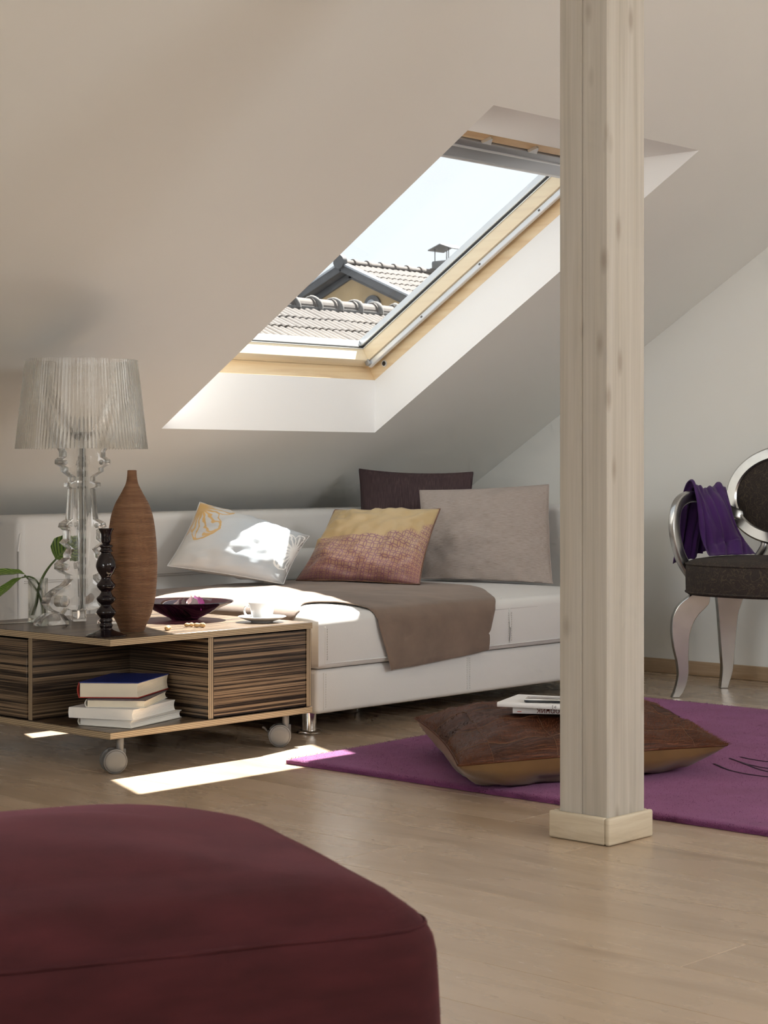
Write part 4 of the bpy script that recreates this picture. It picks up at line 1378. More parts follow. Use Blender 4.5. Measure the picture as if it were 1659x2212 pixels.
# ---- terracotta vase
VX, VY = 3.400, 4.090
sc = 1 / 3.3525 / 777.0
pv = [(85, 2105), (95, 2085), (108, 2050), (140, 1980), (168, 1860), (180, 1720), (182, 1600), (178, 1500), (170, 1400), (158, 1310), (145, 1250), (122, 1185), (98, 1140), (78, 1105), (60, 1070), (46, 1040), (38, 1005), (34, 970), (33, 942)]
prof = [(0, .0005)] + [(p[0], p[1] + .0005) for p in spline([(r * sc, (2105 - y) * sc, 0) for r, y in pv], 5)]
zt_ = prof[-1][1]
prof += [(.0085, zt_ + .001), (.0065, zt_ - .001), (.0065, zt_ - .05), (0, zt_ - .05)]
v = lathe('tall_vase', prof, (VX, VY, ZT), M['terracotta'], None, n=64, base=(VX, VY, ZT), sharp=60)
tag(v, 'tall bottle-shaped terracotta vase with fine horizontal ribs', 'vase')

# ---- black glass candlestick
CX, CY = 3.260, 4.030
sc = 1 / 5.925 / 800.0
pc_ = [(258, 1470), (262, 1464), (240, 1452), (180, 1430), (110, 1405), (80, 1385), (74, 1372), (82, 1350), (84, 1335), (72, 1305), (83, 1280), (80, 1262), (74, 1246), (96, 1218), (122, 1180), (120, 1150), (92, 1115), (66, 1080), (70, 1066), (98, 1040), (121, 1005), (117, 980), (86, 950), (66, 912), (68, 898), (98, 866), (118, 832), (112, 805), (82, 770), (62, 738), (68, 710), (100, 660), (126, 600), (128, 560), (116, 510), (92, 455), (72, 425), (64, 405), (84, 392), (86, 380), (74, 368), (66, 352), (70, 342), (85, 330), (85, 318), (72, 306), (46, 295), (46, 288), (58, 272), (63, 240), (64, 190), (70, 155), (85, 125), (97, 103), (97, 97)]
cs_ = thing('candlestick', (CX, CY, ZT), 'glossy black glass candlestick with stacked bulbs on a flared foot', 'candlestick')
P = spline([(r * sc, (1470 - y) * sc + .0006, 0) for r, y in pc_], 4)
body = [(0, .0006)] + [(p[0], p[1]) for p in P if p[1] < (1470 - 292) * sc]
lathe('stem', body + [(0, body[-1][1])], (CX, CY, ZT), M['dark_glass'], cs_, n=48, sharp=80)
top_ = [(p[0], p[1]) for p in P if p[1] >= (1470 - 292) * sc]
lathe('candle_cup', [(0, top_[0][1])] + top_ + [(top_[-1][0] - .002, top_[-1][1]), (.0095, top_[-1][1] - .02), (.0095, top_[-1][1] - .03), (0, top_[-1][1] - .03)], (CX, CY, ZT), M['dark_glass'], cs_, n=48, sharp=80)

# ---- tumbler with leaf stems
GX, GY = 3.402, 4.520
gl = thing('drinking_glass', (GX, GY, ZT), 'clear straight drinking glass holding green leaf stems', 'glass')
lathe('glass_wall', [(.0285, .016), (.0288, .130), (.0270, .130), (.0267, .016)], (GX, GY, ZT), M['tumbler'], gl, n=48, closed=True)
lathe('glass_base', [(0, .0006), (.0270, .0006), (.0287, .004), (.0285, .0155), (0, .0155)], (GX, GY, ZT), M['tumbler_base'], gl, n=48)
latv = Vector((math.sin(TH), -math.cos(TH), 0)); fwdv = Vector((math.cos(TH), math.sin(TH), 0))
GC = Vector((GX, GY, ZT))
def gp(px, py, d=0.0):          # offset from the glass axis, in lateral px and image rows, plus depth
    return GC + latv * ((px - 81) / 737.0) + fwdv * d + Vector((0, 0, (1345 - py) / 737.0))
def leaf_blade(name, spine, widths, up, parent, curl=.0, n=14):
    P = spline(spine, 6)
    m = len(P)
    wd = np.interp(np.linspace(0, 1, m), np.linspace(0, 1, len(widths)), widths)
    V = []; UV = []; F = []
    up = Vector(up).normalized()
    for i, p in enumerate(P):
        p = Vector(p)
        t = (Vector(P[min(i + 1, m - 1)]) - Vector(P[max(i - 1, 0)])).normalized()
        s = t.cross(up).normalized(); nn_ = s.cross(t)
        for k in range(n + 1):
            w = 2 * k / n - 1
            q = p + s * (w * wd[i]) + nn_ * (curl * wd[i] * w * w + .04 * wd[i] * math.sin(i * .8 + 3 * w) * abs(w))
            V.append(tuple(q)); UV.append((k / n, i / (m - 1)))
    for i in range(m - 1):
        for k in range(n):
            a = i * (n + 1) + k
            F.append((a, a + 1, a + n + 2, a + n + 1))
    nv_ = len(V)
    V2 = [tuple(Vector(v) - up * .0006) for v in V]
    F2 = [tuple(j + nv_ for j in f[::-1]) for f in F]
    return obj(name, V + V2, F + F2, M['leaf'], parent, smooth=True, uv=UV + UV)
def sprig(label, stem_pts, rad, blades):
    b = stem_pts[0]
    t = thing('leaf_sprig', (b[0], b[1], b[2]), label, 'leaf', 'leaf sprigs in the drinking glass')
    S_ = spline([tuple(p) for p in stem_pts], 8)
    tube('stem', S_, list(np.linspace(rad, rad * .55, len(S_))), M['stem'], t, n=10)
    for sp, wd, up, cu in blades: leaf_blade('leaf_blade', [tuple(p) for p in sp], wd, up, t, cu)
vdir = -fwdv
sprig('upright striped green leaf on a stem in the glass', [gp(69, 1329, .004), gp(78, 1300, .002), gp(83, 1270, 0), gp(92, 1245, .004), gp(104, 1225, .011), gp(117, 1209, .020)], .0052,
      [([gp(117, 1209, .02), gp(124, 1200, .030), gp(134, 1190, .042), gp(148, 1178, .056), gp(168, 1162, .072)], [.001, .036, .046, .038, .001], vdir * 1.0 + Vector((0, 0, .25)), .18)])
sprig('drooping striped leaf bending left out of the glass', [gp(93, 1331, -.004), gp(91, 1310, -.004), gp(84, 1285, -.003), gp(74, 1268, -.002), gp(63, 1254, 0), gp(52, 1242, 0)], .0042,
      [([gp(52, 1240, 0), gp(40, 1237, -.003), gp(20, 1238, -.006), gp(-10, 1240, -.01), gp(-45, 1250, -.012)], [.001, .012, .018, .020, .001], vdir * .45 + Vector((0, 0, .9)), .3)])
sprig('dark narrow leaf hanging low to the left of the glass', [gp(96, 1330, .006), gp(93, 1300, .008), gp(86, 1272, .008), gp(75, 1253, .008), gp(60, 1246, .008), gp(45, 1248, .006)], .0038,
      [([gp(45, 1248, .006), gp(30, 1256, .003), gp(10, 1272, 0), gp(-12, 1290, -.004), gp(-40, 1315, -.006)], [.001, .011, .017, .016, .001], vdir * .6 + Vector((0, 0, .8)), .2)])

# ---- purple glass bowl with petals
BX, BY = 3.765, 4.285
bw = thing('glass_bowl', (BX, BY, ZT), 'shallow purple glass bowl standing beside the coffee cup', 'bowl')
lathe('bowl', [(0, .0006), (.040, .0006), (.046, .006), (.075, .020), (.110, .038), (.142, .0515), (.1465, .0545), (.1450, .0565), (.139, .0545), (.108, .0415), (.073, .0240), (.043, .010), (0, .008)], (BX, BY, ZT), M['purple_glass'], bw, n=72, sharp=80)
rr = random.Random(3)
def petal(x, y, z, rot, sz, mat, label):
    V = []; F = []; n = 8
    ca, sa = math.cos(rot), math.sin(rot)
    for i in range(n + 1):
        for j in range(n + 1):
            u, v = i / n * 2 - 1, j / n
            w = math.sin(PI * min(v * .62 + .2, 1)) * (1 - .15 * v)
            px_, py_ = u * w * sz * .55, (v - .5) * sz
            pz_ = sz * (.40 * u * u + (.50 * v ** 1.3) + .20 * nz(u * 2 + rot, v * 2)); py_ *= .55
            V.append((x + ca * px_ - sa * py_, y + sa * px_ + ca * py_, z + pz_))
    for i in range(n):
        for j in range(n):
            a = i * (n + 1) + j
            F.append((a, a + n + 1, a + n + 2, a + 1))
    nv_ = len(V)
    V2 = [(a, b, c + .0012) for a, b, c in V]
    F = [f[::-1] for f in F] + [tuple(q + nv_ for q in f) for f in F]
    o = obj('dried_petal', V + V2, F, mat, None, smooth=True, base=(x, y, z))
    return tag(o, label, 'petal', 'dried petals in the purple bowl')
petal(3.800, 4.268, ZT + .024, .4, .056, M['petal'], 'mauve dried petal standing upright in the purple bowl')
petal(3.765, 4.262, ZT + .018, 2.1, .052, M['petal_pale'], 'pale pink dried petal in the middle of the purple bowl')
petal(3.738, 4.300, ZT + .018, 4.0, .048, M['petal_pale'], 'small pale petal at the left of the purple bowl')
petal(3.815, 4.300, ZT + .024, 5.2, .046, M['petal_pale'], 'pale petal lying right of the mauve one in the purple bowl')

# ---- coffee cup and saucer
UX, UY = 3.862, 4.052
sa_ = lathe('saucer', [(0, .0006), (.032, .0006), (.034, .003), (.050, .0075), (.0705, .0155), (.0715, .0170), (.070, .0176), (.049, .0105), (.030, .0060), (0, .0055)], (UX, UY, ZT), M['white_china'], None, n=56, base=(UX, UY, ZT))
tag(sa_, 'white porcelain saucer near the right edge of the table', 'saucer')
zc0 = ZT + .0062
cup = thing('coffee_cup', (UX, UY, zc0), 'white porcelain coffee cup on its saucer', 'cup')
lathe('bowl', [(0, .0005), (.022, .0005), (.0235, .003), (.0275, .006), (.0325, .020), (.0365, .036), (.0395, .0505), (.0398, .0518), (.0385, .0518), (.035, .036), (.031, .021), (.026, .009), (0, .007)], (UX, UY, zc0), M['white_china'], cup, n=56)
hd = -(latv * .98 - fwdv * .2)
H = [Vector((UX, UY, zc0)) + hd * r + Vector((0, 0, z)) for r, z in ((.0355, .038), (.047, .040), (.0535, .034), (.0535, .022), (.047, .013), (.036, .010), (.0295, .0115))]
tube('handle', spline([tuple(p) for p in H], 6), (.0042, .0028), M['white_china'], cup, n=10)

# ---- peanuts
def peanut(x, y, rot, label, k=1.0):
    V = []; F = []
    m, n = 22, 16
    ax = Vector((math.cos(rot), math.sin(rot), 0)); sd = Vector((-ax.y, ax.x, 0))
    for i in range(m + 1):
        t = i / m
        r = .0068 * math.sqrt(max(0, 1 - (2 * t - 1) ** 6)) * (1 - .26 * math.exp(-((t - .5) / .13) ** 2)) * (1 + .12 * (t - .5))
        for j in range(n):
            a = 2 * PI * j / n
            rr_ = r * (1 + .07 * math.cos(4 * a + t * 3) * math.sin(t * 30) + .03 * math.cos(8 * a))
            p = Vector((x, y, ZT + .0066 * k + .0003)) + ax * ((t - .5) * .032 * k) + sd * (rr_ * math.cos(a) * k) + Vector((0, 0, rr_ * math.sin(a) * k * .93))
            V.append(tuple(p))
    for i in range(m):
        for j in range(n):
            F.append((i * n + j, i * n + (j + 1) % n, (i + 1) * n + (j + 1) % n, (i + 1) * n + j))
    o = obj('peanut', V, F, M['peanut'], None, smooth=True, base=(x, y, ZT))
    return tag(o, label, 'peanut', 'peanuts in their shells on the table')
peanut(3.484, 4.037, .6, 'single peanut nearest the terracotta vase')
peanut(3.600, 4.078, -.25, 'left one of the two peanuts lying together', .92)
peanut(3.606, 4.040, -.70, 'right one of the two peanuts lying together', 1.05)

# ================================================================== ottoman in the foreground
e1v = np.array([.911, -.411, 0]); e2v = np.array([.411, .911, 0])
OC = np.array([1.281, 1.134, 0]) - e1v * .385 + e2v * .268      # centre
ot = thing('ottoman', tuple(OC), 'large maroon velour ottoman in the foreground', 'ottoman')
hx, hy, ztop_, rO = .405, .278, .428, .050
V = []; F = []
nu, nv2 = 56, 44
# rounded-box shell by projecting a fine cube
def shell(px, py, pz):
    t = max(abs(px) / hx, abs(py) / hy, 1e-6)          # square ring the point lies on
    b = np.array([px / t, py / t])
    rP = .17 if py > 0 else .045                        # far corners are rounder than the near ones
    lim = np.array([hx - rP, hy - rP])
    c_ = np.clip(b, -lim, lim); d = b - c_; L = np.linalg.norm(d)
    if L > 1e-9: b = c_ + d / L * rP
    t = min(t, 1.0)
    e_ = (1 - t) * min(hx, hy); dz = ztop_ / 2 - abs(pz)
    z = pz; inset = 0.0
    if dz < 1e-6 and e_ < rO:
        z -= math.copysign(rO - math.sqrt(max(0, rO ** 2 - (rO - e_) ** 2)), pz)
    elif dz < rO:
        inset = (rO - math.sqrt(max(0, rO ** 2 - (rO - dz) ** 2)))
    xy = b * t * (1 - inset / min(hx, hy) * .8)
    u, v = xy[0] / hx, xy[1] / hy
    if pz > 0:
        z += .040 * max(0, 1 - t ** 2.2) * (1 if dz < 1e-6 else 0)
    xy = xy * (1 + .022 * (1 - (pz / (ztop_ / 2)) ** 2))
    z += .002 * nz(u * 3, v * 3, 7)
    return OC + e1v * xy[0] + e2v * xy[1] + np.array([0, 0, z + ztop_ / 2 + .002])
bm = bmesh.new()
bmesh.ops.create_cube(bm, size=2.0)
bmesh.ops.subdivide_edges(bm, edges=list(bm.edges), cuts=30, use_grid_fill=True)
for vtx in bm.verts:
    x_, y_, z_ = vtx.co
    vtx.co = shell(math.sin(x_ * PI / 2 * .999) * hx, math.sin(y_ * PI / 2 * .999) * hy, math.sin(z_ * PI / 2 * .999) * ztop_ / 2)
V, F, N = bm_out(bm)
obj('upholstery', V, F, M['pouf'], ot, smooth=True)
zs_ = ztop_ - .026
sp_ = []
for k in range(160):
    a = 2 * PI * k / 160
    ca, sa2 = math.cos(a), math.sin(a)
    m_ = max(abs(ca), abs(sa2))
    p = shell(ca / m_ * hx, sa2 / m_ * hy, zs_ - ztop_ / 2); sp_.append(tuple(p))
tube('welt_seam', sp_, .0022, M['pouf'], ot, n=6, closed=True)

# ================================================================== armchair by the gable wall
ch = thing('oval_back_chair', (5.83, 3.55, 0), 'silver-framed armchair with oval dark brown back and seat against the right wall', 'chair')
SCX, SCY = 5.835, 3.545
def se(a, hx_, hy_, p=2.6):
    ca, sa2 = math.cos(a), math.sin(a)
    return SCX + math.copysign(abs(ca) ** (2 / p), ca) * hx_, SCY + math.copysign(abs(sa2) ** (2 / p), sa2) * hy_
nseg = 72
V = []; F = []
levels = [(.0, .366, .955), (.0, .366, .97), (0, .372, .992), (0, .378, 1.0), (0, .43, 1.004), (0, .470, 1.0), (0, .476, .99), (0, .482, .97), (0, .489, .90), (0, .4955, .75), (0, .499, .5), (0, .500, .25)]
for _, z, k in levels:
    for i in range(nseg):
        x_, y_ = se(2 * PI * i / nseg, .258 * k, .268 * k); V.append((x_, y_, z))
for j in range(len(levels) - 1):
    for i in range(nseg):
        F.append((j * nseg + i, j * nseg + (i + 1) % nseg, (j + 1) * nseg + (i + 1) % nseg, (j + 1) * nseg + i))
F.append(tuple(reversed(range(nseg)))); F.append(tuple(range((len(levels) - 1) * nseg, len(levels) * nseg)))
seat_o = obj('seat', V, F, M['jacquard'], ch, smooth=True, sharp=70)
for z, k in ((.474, .996), (.376, .998)):
    tube('seat_piping', [(*se(2 * PI * i / nseg, .258 * k, .268 * k), z) for i in range(nseg)], .0042, M['jacquard'], seat_o, n=8, closed=True)
# cabriole legs: (outward, z, half width)
fprof = [(-.0197, .3655, .0328), (.0049, .3316, .0508), (.0328, .2955, .0443), (.0459, .2644, .0377), (.0525, .2234, .0311), (.0508, .1742, .0262), (.0459, .1251, .0205), (.0443, .0759, .018), (.0557, .03, .0164), (.0711, .0006, .0131)]
def leg(cx, cy, out, prof, th, mat=M['silver']):
    out = Vector((*out, 0)).normalized(); sd = Vector((-out.y, out.x, 0))
    P = spline([(o_, z, w) for o_, z, w in prof], 4)
    L_ = [(p[0] - p[2], p[1]) for p in P]; R_ = [(p[0] + p[2], p[1]) for p in P]
    ol = R_ + L_[::-1]
    ol = [(a, max(b, .0006)) for a, b in ol]
    return prism('leg', ol, (cx, cy, 0), out, (0, 0, 1), sd, th, mat, ch, bevel=.002, seg=1, sharp=14)
leg(5.684, 3.748, (-.70, .71), fprof, .040)
leg(5.684, 3.302, (-.70, -.71), fprof, .040)
bprof = [(-.0085, .3655, .050), (-.0085, .3372, .0496), (-.0051, .3029, .0427), (-.0017, .2652, .0359), (0, .1454, .0256), (0, .0769, .0205), (.0068, .0341, .0171), (.0137, .0006, .0137)]
leg(6.008, 3.822, (-.70, .71), bprof, .042)
leg(6.008, 3.268, (-.70, -.71), bprof, .042)
# arms
def arm(mir):
    pts = [(5.705, 3.772, .425), (5.662, 3.790, .490), (5.640, 3.799, .560), (5.642, 3.806, .625), (5.672, 3.812, .680), (5.735, 3.818, .706), (5.82, 3.822, .706), (5.92, 3.826, .688), (6.03, 3.822, .650), (6.075, 3.80, .635)]
    if mir: pts = [(x, 2 * SCY + .03 - y, z) for x, y, z in pts]
    P = spline(pts, 6)
    tube('arm', P, (.021, .0135), M['silver'], ch, n=16, up=(0, 1, 0), square=5, sharp=35)
arm(False); arm(True)
# oval back, leaning slightly
OCc = Vector((6.085, 3.622, .712)); oa, ob = .245, .185
lean = Vector((.16, 0, 1)).normalized(); oy = Vector((0, 1, 0)); on_ = oy.cross(lean); on_ = -on_ if on_.x > 0 else on_
V = []; F = []
sec = [(-.045, -.010), (-.045, .010), (-.040, .016), (-.006, .016), (0, .011), (0, -.012), (-.006, -.016), (-.040, -.016)]
ns = 84
for i in range(ns):
    a = 2 * PI * i / ns
    for (dr, dn) in sec:
        p = OCc + oy * ((oa + dr) * math.cos(a)) + lean * ((ob + dr) * math.sin(a)) + on_ * dn
        V.append(tuple(p))
m_ = len(sec)
for i in range(ns):
    i2 = (i + 1) % ns
    for k in range(m_):
        k2 = (k + 1) % m_
        F.append((i * m_ + k, i2 * m_ + k, i2 * m_ + k2, i * m_ + k2))
bm = bmesh.new(); vv = [bm.verts.new(v) for v in V]
for f in F: bm.faces.new([vv[i] for i in f])
bmesh.ops.recalc_face_normals(bm, faces=bm.faces)
V, F, N = bm_out(bm)
obj('back_frame', V, F, M['silver'], ch, smooth=True, sharp=35)
for sgn in (1, -1):
    V = []; F = []
    K = 8
    for j in range(K + 1):
        r = 1 - j / K
        for i in range(60):
            a = 2 * PI * i / 60
            p = OCc + oy * ((oa - .040) * r * math.cos(a)) + lean * ((ob - .040) * r * math.sin(a)) + on_ * (sgn * (.004 + .018 * (1 - r ** 2.5)))
            V.append(tuple(p))
    for j in range(K):
        for i in range(60):
            f = (j * 60 + i, j * 60 + (i + 1) % 60, (j + 1) * 60 + (i + 1) % 60, (j + 1) * 60 + i)
            F.append(f if sgn > 0 else f[::-1])
    obj('back_pad' if sgn > 0 else 'rear_pad', V, F, M['jacquard'], ch, smooth=True)
for dy in (-.075, .075):
    P = spline([(6.03, 3.622 + dy * 1.5, .40), (6.055, 3.622 + dy * 1.4, .47), (6.058, 3.622 + dy * .95, .525), (6.063, 3.622 + dy, .556)], 6)
    tube('back_stem', P, (.014, .011), M['silver'], ch, n=14, up=(1, 0, 0), square=4, sharp=40)

# violet shawl over the left arm: front fall, ridge over the arm, back fall
def shawl():
    rows = [((5.869, 3.962, 0.458), (6.007, 3.901, 0.503)), ((5.861, 3.927, 0.592), (6.021, 3.886, 0.606)), ((5.812, 3.876, 0.709), (6.031, 3.845, 0.696)), ((5.783, 3.834, 0.74), (5.99, 3.816, 0.728)),
            ((5.743, 3.789, 0.697), (5.95, 3.771, 0.67)), ((5.728, 3.761, 0.599), (5.941, 3.736, 0.586)), ((5.716, 3.738, 0.535), (5.950, 3.690, 0.530)), ((5.684, 3.690, 0.503), (5.925, 3.640, 0.503))]
    La = spline([r[0] for r in rows], 10); Lb = spline([r[1] for r in rows], 10)
    NJ = len(La) - 1; NI = 64
    V = []; UV = []; F = []
    for i in range(NI + 1):
        u = i / NI
        for j in range(NJ + 1):
            w = j / NJ                                  # 0 back hem, .43 ridge, 1 front hem
            a, b = np.array(La[j]), np.array(Lb[j])
            bow = math.sin(PI * u)
            p = a * (1 - u) + b * u
            al = b - a; al /= np.linalg.norm(al)
            t_ = np.array(La[min(j + 1, NJ)]) - np.array(La[max(j - 1, 0)]); t_ /= np.linalg.norm(t_)
            nrm = np.cross(al, t_); nrm /= np.linalg.norm(nrm)
            if nrm[1] > 0 and w > .5: nrm = -nrm
            if w <= .5 and nrm.dot(np.array([0, 0, 1.0])) < 0 and w > .3: nrm = -nrm
            if w <= .3 and nrm[1] < 0: nrm = -nrm
            far = abs(w - .43) / .57
            f_ = .030 * (.35 + .65 * far) * nz(u * 2.6 + .9 * w, w * 1.1, .3) + .013 * nz(u * 6.5 - 1.6 * w, w * 1.8 + 4, 2.1) + .005 * nz(u * 14, w * 6, 5.0)
            crease = abs(((u * 3.1 + .35 * w + .2 * nz(w * 2, .4)) % 1) - .5) * 2
            f_ += -.020 * far * max(0, 1 - crease * 3)
            if w > .5: f_ += .026 * math.sin(PI * min(1, (w - .5) / .5)) * bow ** .6 + .014 * far * math.exp(-((u - .78) / .16) ** 2)
            ridge = math.exp(-((w - .43) / .10) ** 2) * (.012 + .022 * nz(u * 4.2, 3.1) + .012 * nz(u * 9, 1.2))
            p = p + nrm * (f_ + .004) + np.array([0, 0, ridge])
            # rolled cuff at the front hem
            if w > .86:
                k = (w - .86) / .14
                p += nrm * (.014 * math.sin(PI * k) * bow ** .5) + np.array([0, 0, .022 * k * nz(u * 5, 8.0)])
            if w > .80:
                k = (w - .80) / .20; p[2] = p[2] * (1 - k * k) + (.5035 + .004 * abs(nz(u * 6, 2.0))) * k * k
            p[2] = max(p[2], .503) if w > .5 else p[2]
            V.append(tuple(p)); UV.append((u, w))
    for i in range(NI):
        for j in range(NJ):
            a = i * (NJ + 1) + j
            F.append((a, a + 1, a + NJ + 2, a + NJ + 1))
    return V, F, UV
V, F, UV = shawl()
me_o = obj('violet_shawl', V, F, M['scarf'], None, smooth=True, base=(5.82, 3.8, .7), uv=UV)
so = me_o.modifiers.new('thickness', 'SOLIDIFY'); so.thickness = .0035; so.offset = 0
tag(me_o, 'crumpled violet wool shawl hanging over the arm of the silver chair', 'shawl')

# ================================================================== outside: roofs seen through the skylight
# ---- near roof, ridge along x
NRY, NRZ, NP_ = 18.5, 2.99, math.radians(24)
nr = thing('tiled_roof', (18.0, 18.5, 0), 'sunlit clay tile roof with mortared ridge just outside the skylight', 'roof')
def tile_mesh(name, w, L, amp, waves, th, mat, n=10):
    V = []; F = []
    for k, (yy, lift) in enumerate(((0, 0), (L, 0))):
        for i in range(n + 1):
            u = i / n
            V.append((u * w, -yy, amp * abs(math.sin(PI * waves * u)) + .018 * (yy / L)))
    for i in range(n): F.append((i, n + 1 + i, n + 2 + i, i + 1))
    o = len(V)
    for i in range(n + 1):
        v = V[n + 1 + i]; V.append((v[0], v[1], v[2] - th))
    for i in range(n): F.append((n + 1 + i, o + i, o + i + 1, n + 2 + i))
    me = bpy.data.meshes.new(name); me.from_pydata(V, [], F); me.materials.append(mat)
    return me
tm = tile_mesh('roof_tile', .25, .47, .034, 2, .016, M['tile'])
rt = random.Random(21)
for r in range(6):
    for k in range(30):
        o = bpy.data.objects.new('roof_tile', tm); link(o, nr)
        d = .05 + r * .41
        o.location = Vector((15.0 + k * .25 + .008 * rt.uniform(-1, 1), NRY - .08 - d * math.cos(NP_), NRZ - .02 - d * math.sin(NP_) + .004 * rt.uniform(-1, 1))) - nr.location
        o.rotation_euler = (NP_, rt.uniform(-.01, .01), 0)
quads('roof_deck', [[(12, NRY - 6, NRZ - .06 - 6 * math.tan(NP_)), (27, NRY - 6, NRZ - .06 - 6 * math.tan(NP_)), (27, NRY, NRZ - .06), (12, NRY, NRZ - .06)],
                    [(12, NRY + 4, NRZ - .06 - 4 * math.tan(NP_)), (12, NRY, NRZ - .06), (27, NRY, NRZ - .06), (27, NRY + 4, NRZ - .06 - 4 * math.tan(NP_))]], M['roof_deck'], nr)
def ridge_tile_mesh(L, r0, r1, mat, n=10):
    V = []; F = []
    secs = [(0, r0), (L * .80, r0 * .97), (L * .82, r1), (L, r1 * .96)]
    for x_, r in secs:
        for i in range(n + 1):
            a = PI * i / n
            V.append((x_, r * math.cos(a), r * math.sin(a)))
    for j in range(len(secs) - 1):
        for i in range(n):
            a = j * (n + 1) + i
            F.append((a, a + n + 1, a + n + 2, a + 1))
    F.append(tuple(range(n + 1))); F.append(tuple(reversed(range((len(secs) - 1) * (n + 1), len(secs) * (n + 1)))))
    me = bpy.data.meshes.new('ridge_tile'); me.from_pydata(V, [], F); me.materials.append(mat)
    return me
rm = ridge_tile_mesh(.43, .135, .150, M['tile'])
for k in range(17):
    o = bpy.data.objects.new('ridge_tile', rm); link(o, nr)
    o.location = Vector((15.2 + k * .42, NRY - .02, NRZ + .0 + .006 * rt.uniform(-1, 1))) - nr.location
    # mortar collar over the joint
    V = []; F = []
    nA = 12
    for xx, r in ((-.045, .150), (-.03, .172), (.0, .180), (.035, .170), (.05, .148)):
        for i in range(nA + 1):
            a = PI * 1.08 * i / nA - .04 * PI
            rr_ = r * (1 + .05 * nz(k * 3.1 + xx * 20, a * 2))
            V.append((15.2 + k * .42 + xx + .02 * math.sin(a * 2 + k), NRY - .02 + rr_ * math.cos(a), NRZ + rr_ * math.sin(a)))
    for j in range(4):
        for i in range(nA):
            a = j * (nA + 1) + i
            F.append((a, a + nA + 1, a + nA + 2, a + 1))
    obj('mortar_collar', V, F, M['mortar'], nr, smooth=True)
box('mortar_bed', (15.0, NRY - .17, NRZ - .07), (22.5, NRY + .12, NRZ + .012), M['mortar'], nr, bevel=.01)

# ---- house behind: ochre gable with verge, tiled roof along x
HX, HAY, HAZ, HP = 24.47, 23.62, 4.41, math.radians(22.5)
hs = thing('gabled_house', (HX, HAY, 0), 'ochre gabled house with faded tile roof behind the near roof', 'building')
tp = math.tan(HP)
wz = HAZ - .13
quads('gable_wall', [[(HX + .28, HAY - 4.2, -1), (HX + .28, HAY + 4.2, -1), (HX + .28, HAY + 4.2, wz - 4.2 * tp), (HX + .28, HAY, wz), (HX + .28, HAY - 4.2, wz - 4.2 * tp)],
                     [(HX + .28, HAY - 4.2, -1), (HX + .28, HAY - 4.2, wz - 4.2 * tp), (HX + 8, HAY - 4.2, wz - 4.2 * tp), (HX + 8, HAY - 4.2, -1)]], M['ochre_wall'], hs)
for sg in (1, -1):
    # barge board, its zinc capping, and the soffit of the overhang
    L = 4.6
    d = Vector((0, sg * math.cos(HP), -math.sin(HP))); nrm = Vector((0, sg * math.sin(HP), math.cos(HP)))
    c = Vector((HX, HAY, HAZ - .045)) + d * (L / 2)
    rot_box('barge_board', c, (.03, L / 2, .065), (Vector((1, 0, 0)), d, nrm), M['verge'], hs, bevel=.006)
    rot_box('verge_capping', c + nrm * .080 + Vector((.03, 0, 0)), (.075, L / 2, .020), (Vector((1, 0, 0)), d, nrm), M['verge_light'], hs, bevel=.006)
    rot_box('soffit', c + Vector((.15, 0, 0)) - nrm * .030, (.12, L / 2, .02), (Vector((1, 0, 0)), d, nrm), M['verge'], hs, bevel=.004)
    rot_box('rafter_band', Vector((HX + .255, HAY, wz + .03)) + d * (L / 2) - nrm * .06, (.03, L / 2, .055), (Vector((1, 0, 0)), d, nrm), M['verge'], hs, bevel=.004)
V, F = tube_mesh([(HX + .24, 23.10, 3.66), (HX + .29, 23.10, 3.66)], .20, 32)
vent = obj('round_vent', V, F, M['verge'], hs, smooth=True, sharp=40)
V, F = tube_mesh([(HX + .22, 23.10, 3.66), (HX + .25, 23.10, 3.66)], .12, 28)
obj('vent_pane', V, F, M['verge_light'], vent, smooth=True, sharp=40)
tm2 = tile_mesh('house_tile', .30, .40, .030, 2, .018, M['tile2'], 8)
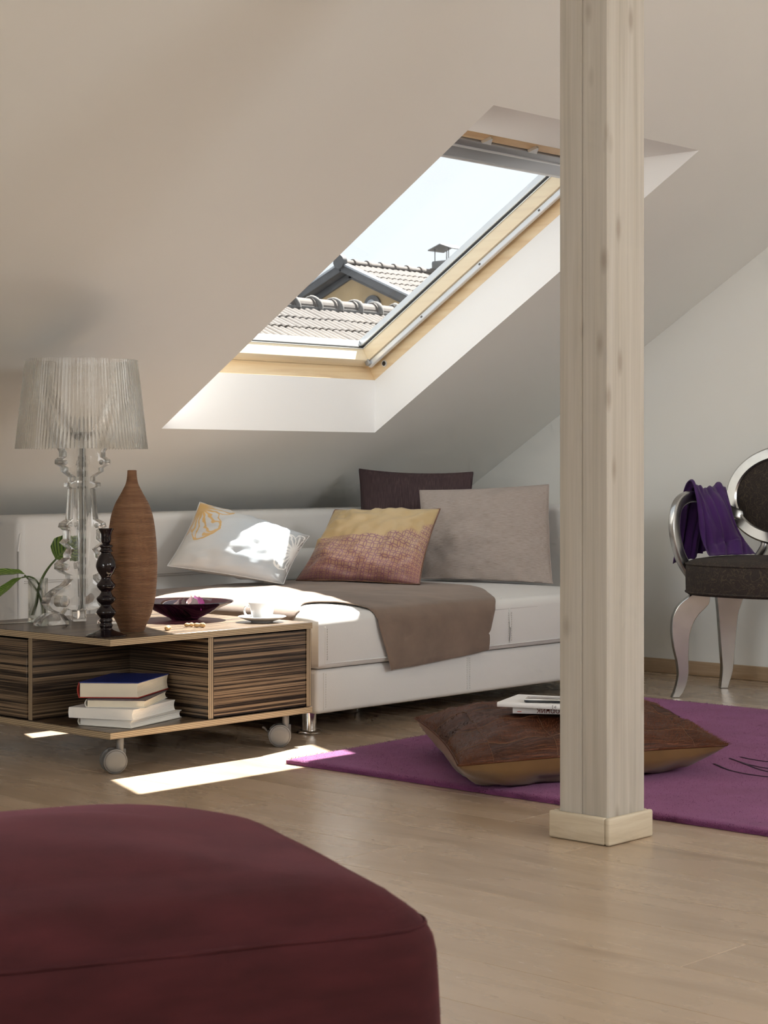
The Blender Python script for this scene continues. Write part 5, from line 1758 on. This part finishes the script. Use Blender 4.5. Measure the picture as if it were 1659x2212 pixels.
for r in range(12):
    for k in range(22):
        o = bpy.data.objects.new('house_tile', tm2); link(o, hs)
        d = .06 + r * .335
        o.location = Vector((HX + .06 + k * .30, HAY - d * math.cos(HP), HAZ + .025 - d * math.sin(HP))) - hs.location
        o.rotation_euler = (HP, rt.uniform(-.015, .015), 0)
quads('roof_deck', [[(HX, HAY - 4.5, HAZ - 4.5 * tp), (HX + 8, HAY - 4.5, HAZ - 4.5 * tp), (HX + 8, HAY, HAZ), (HX, HAY, HAZ)],
                    [(HX, HAY + 4.5, HAZ - 4.5 * tp), (HX, HAY, HAZ), (HX + 8, HAY, HAZ), (HX + 8, HAY + 4.5, HAZ - 4.5 * tp)]], M['roof_deck'], hs)
rm2 = ridge_tile_mesh(.37, .085, .105, M['tile2'])
for k in range(18):
    o = bpy.data.objects.new('ridge_tile', rm2); link(o, hs)
    o.location = Vector((HX - .02 + k * .36, HAY, HAZ + .03)) - hs.location
V, F = tube_mesh([(HX - .08, HAY, HAZ + .06), (HX + .02, HAY, HAZ + .06)], .13, 14)
obj('ridge_end', V, F, M['verge'], hs, smooth=True, sharp=40)
# chimney with sheet-metal cap
cx, cyy, cz0 = 27.30, 23.55, 4.40
cn = thing('chimney', (cx, cyy, cz0), 'grey chimney stack with a bent sheet cap on the house roof', 'chimney')
box('stack', (cx - .17, cyy - .17, cz0 - .3), (cx + .17, cyy + .17, cz0 + .14), M['concrete'], cn, bevel=.01)
box('crown', (cx - .22, cyy - .22, cz0 + .14), (cx + .22, cyy + .22, cz0 + .30), M['concrete'], cn, bevel=.03)
for dx in (-.17, .17):
    for dy in (-.17, .17):
        tube('cap_post', [(cx + dx, cyy + dy, cz0 + .29), (cx + dx, cyy + dy, cz0 + .53)], .009, M['dark_metal'], cn, n=6)
prism('cap_sheet', [(-.30, .0), (0, .10), (.30, .0), (.30, .018), (0, .118), (-.30, .018)], (cx, cyy, cz0 + .50), (0, 1, 0), (0, 0, 1), (1, 0, 0), .46, M['concrete'], cn)
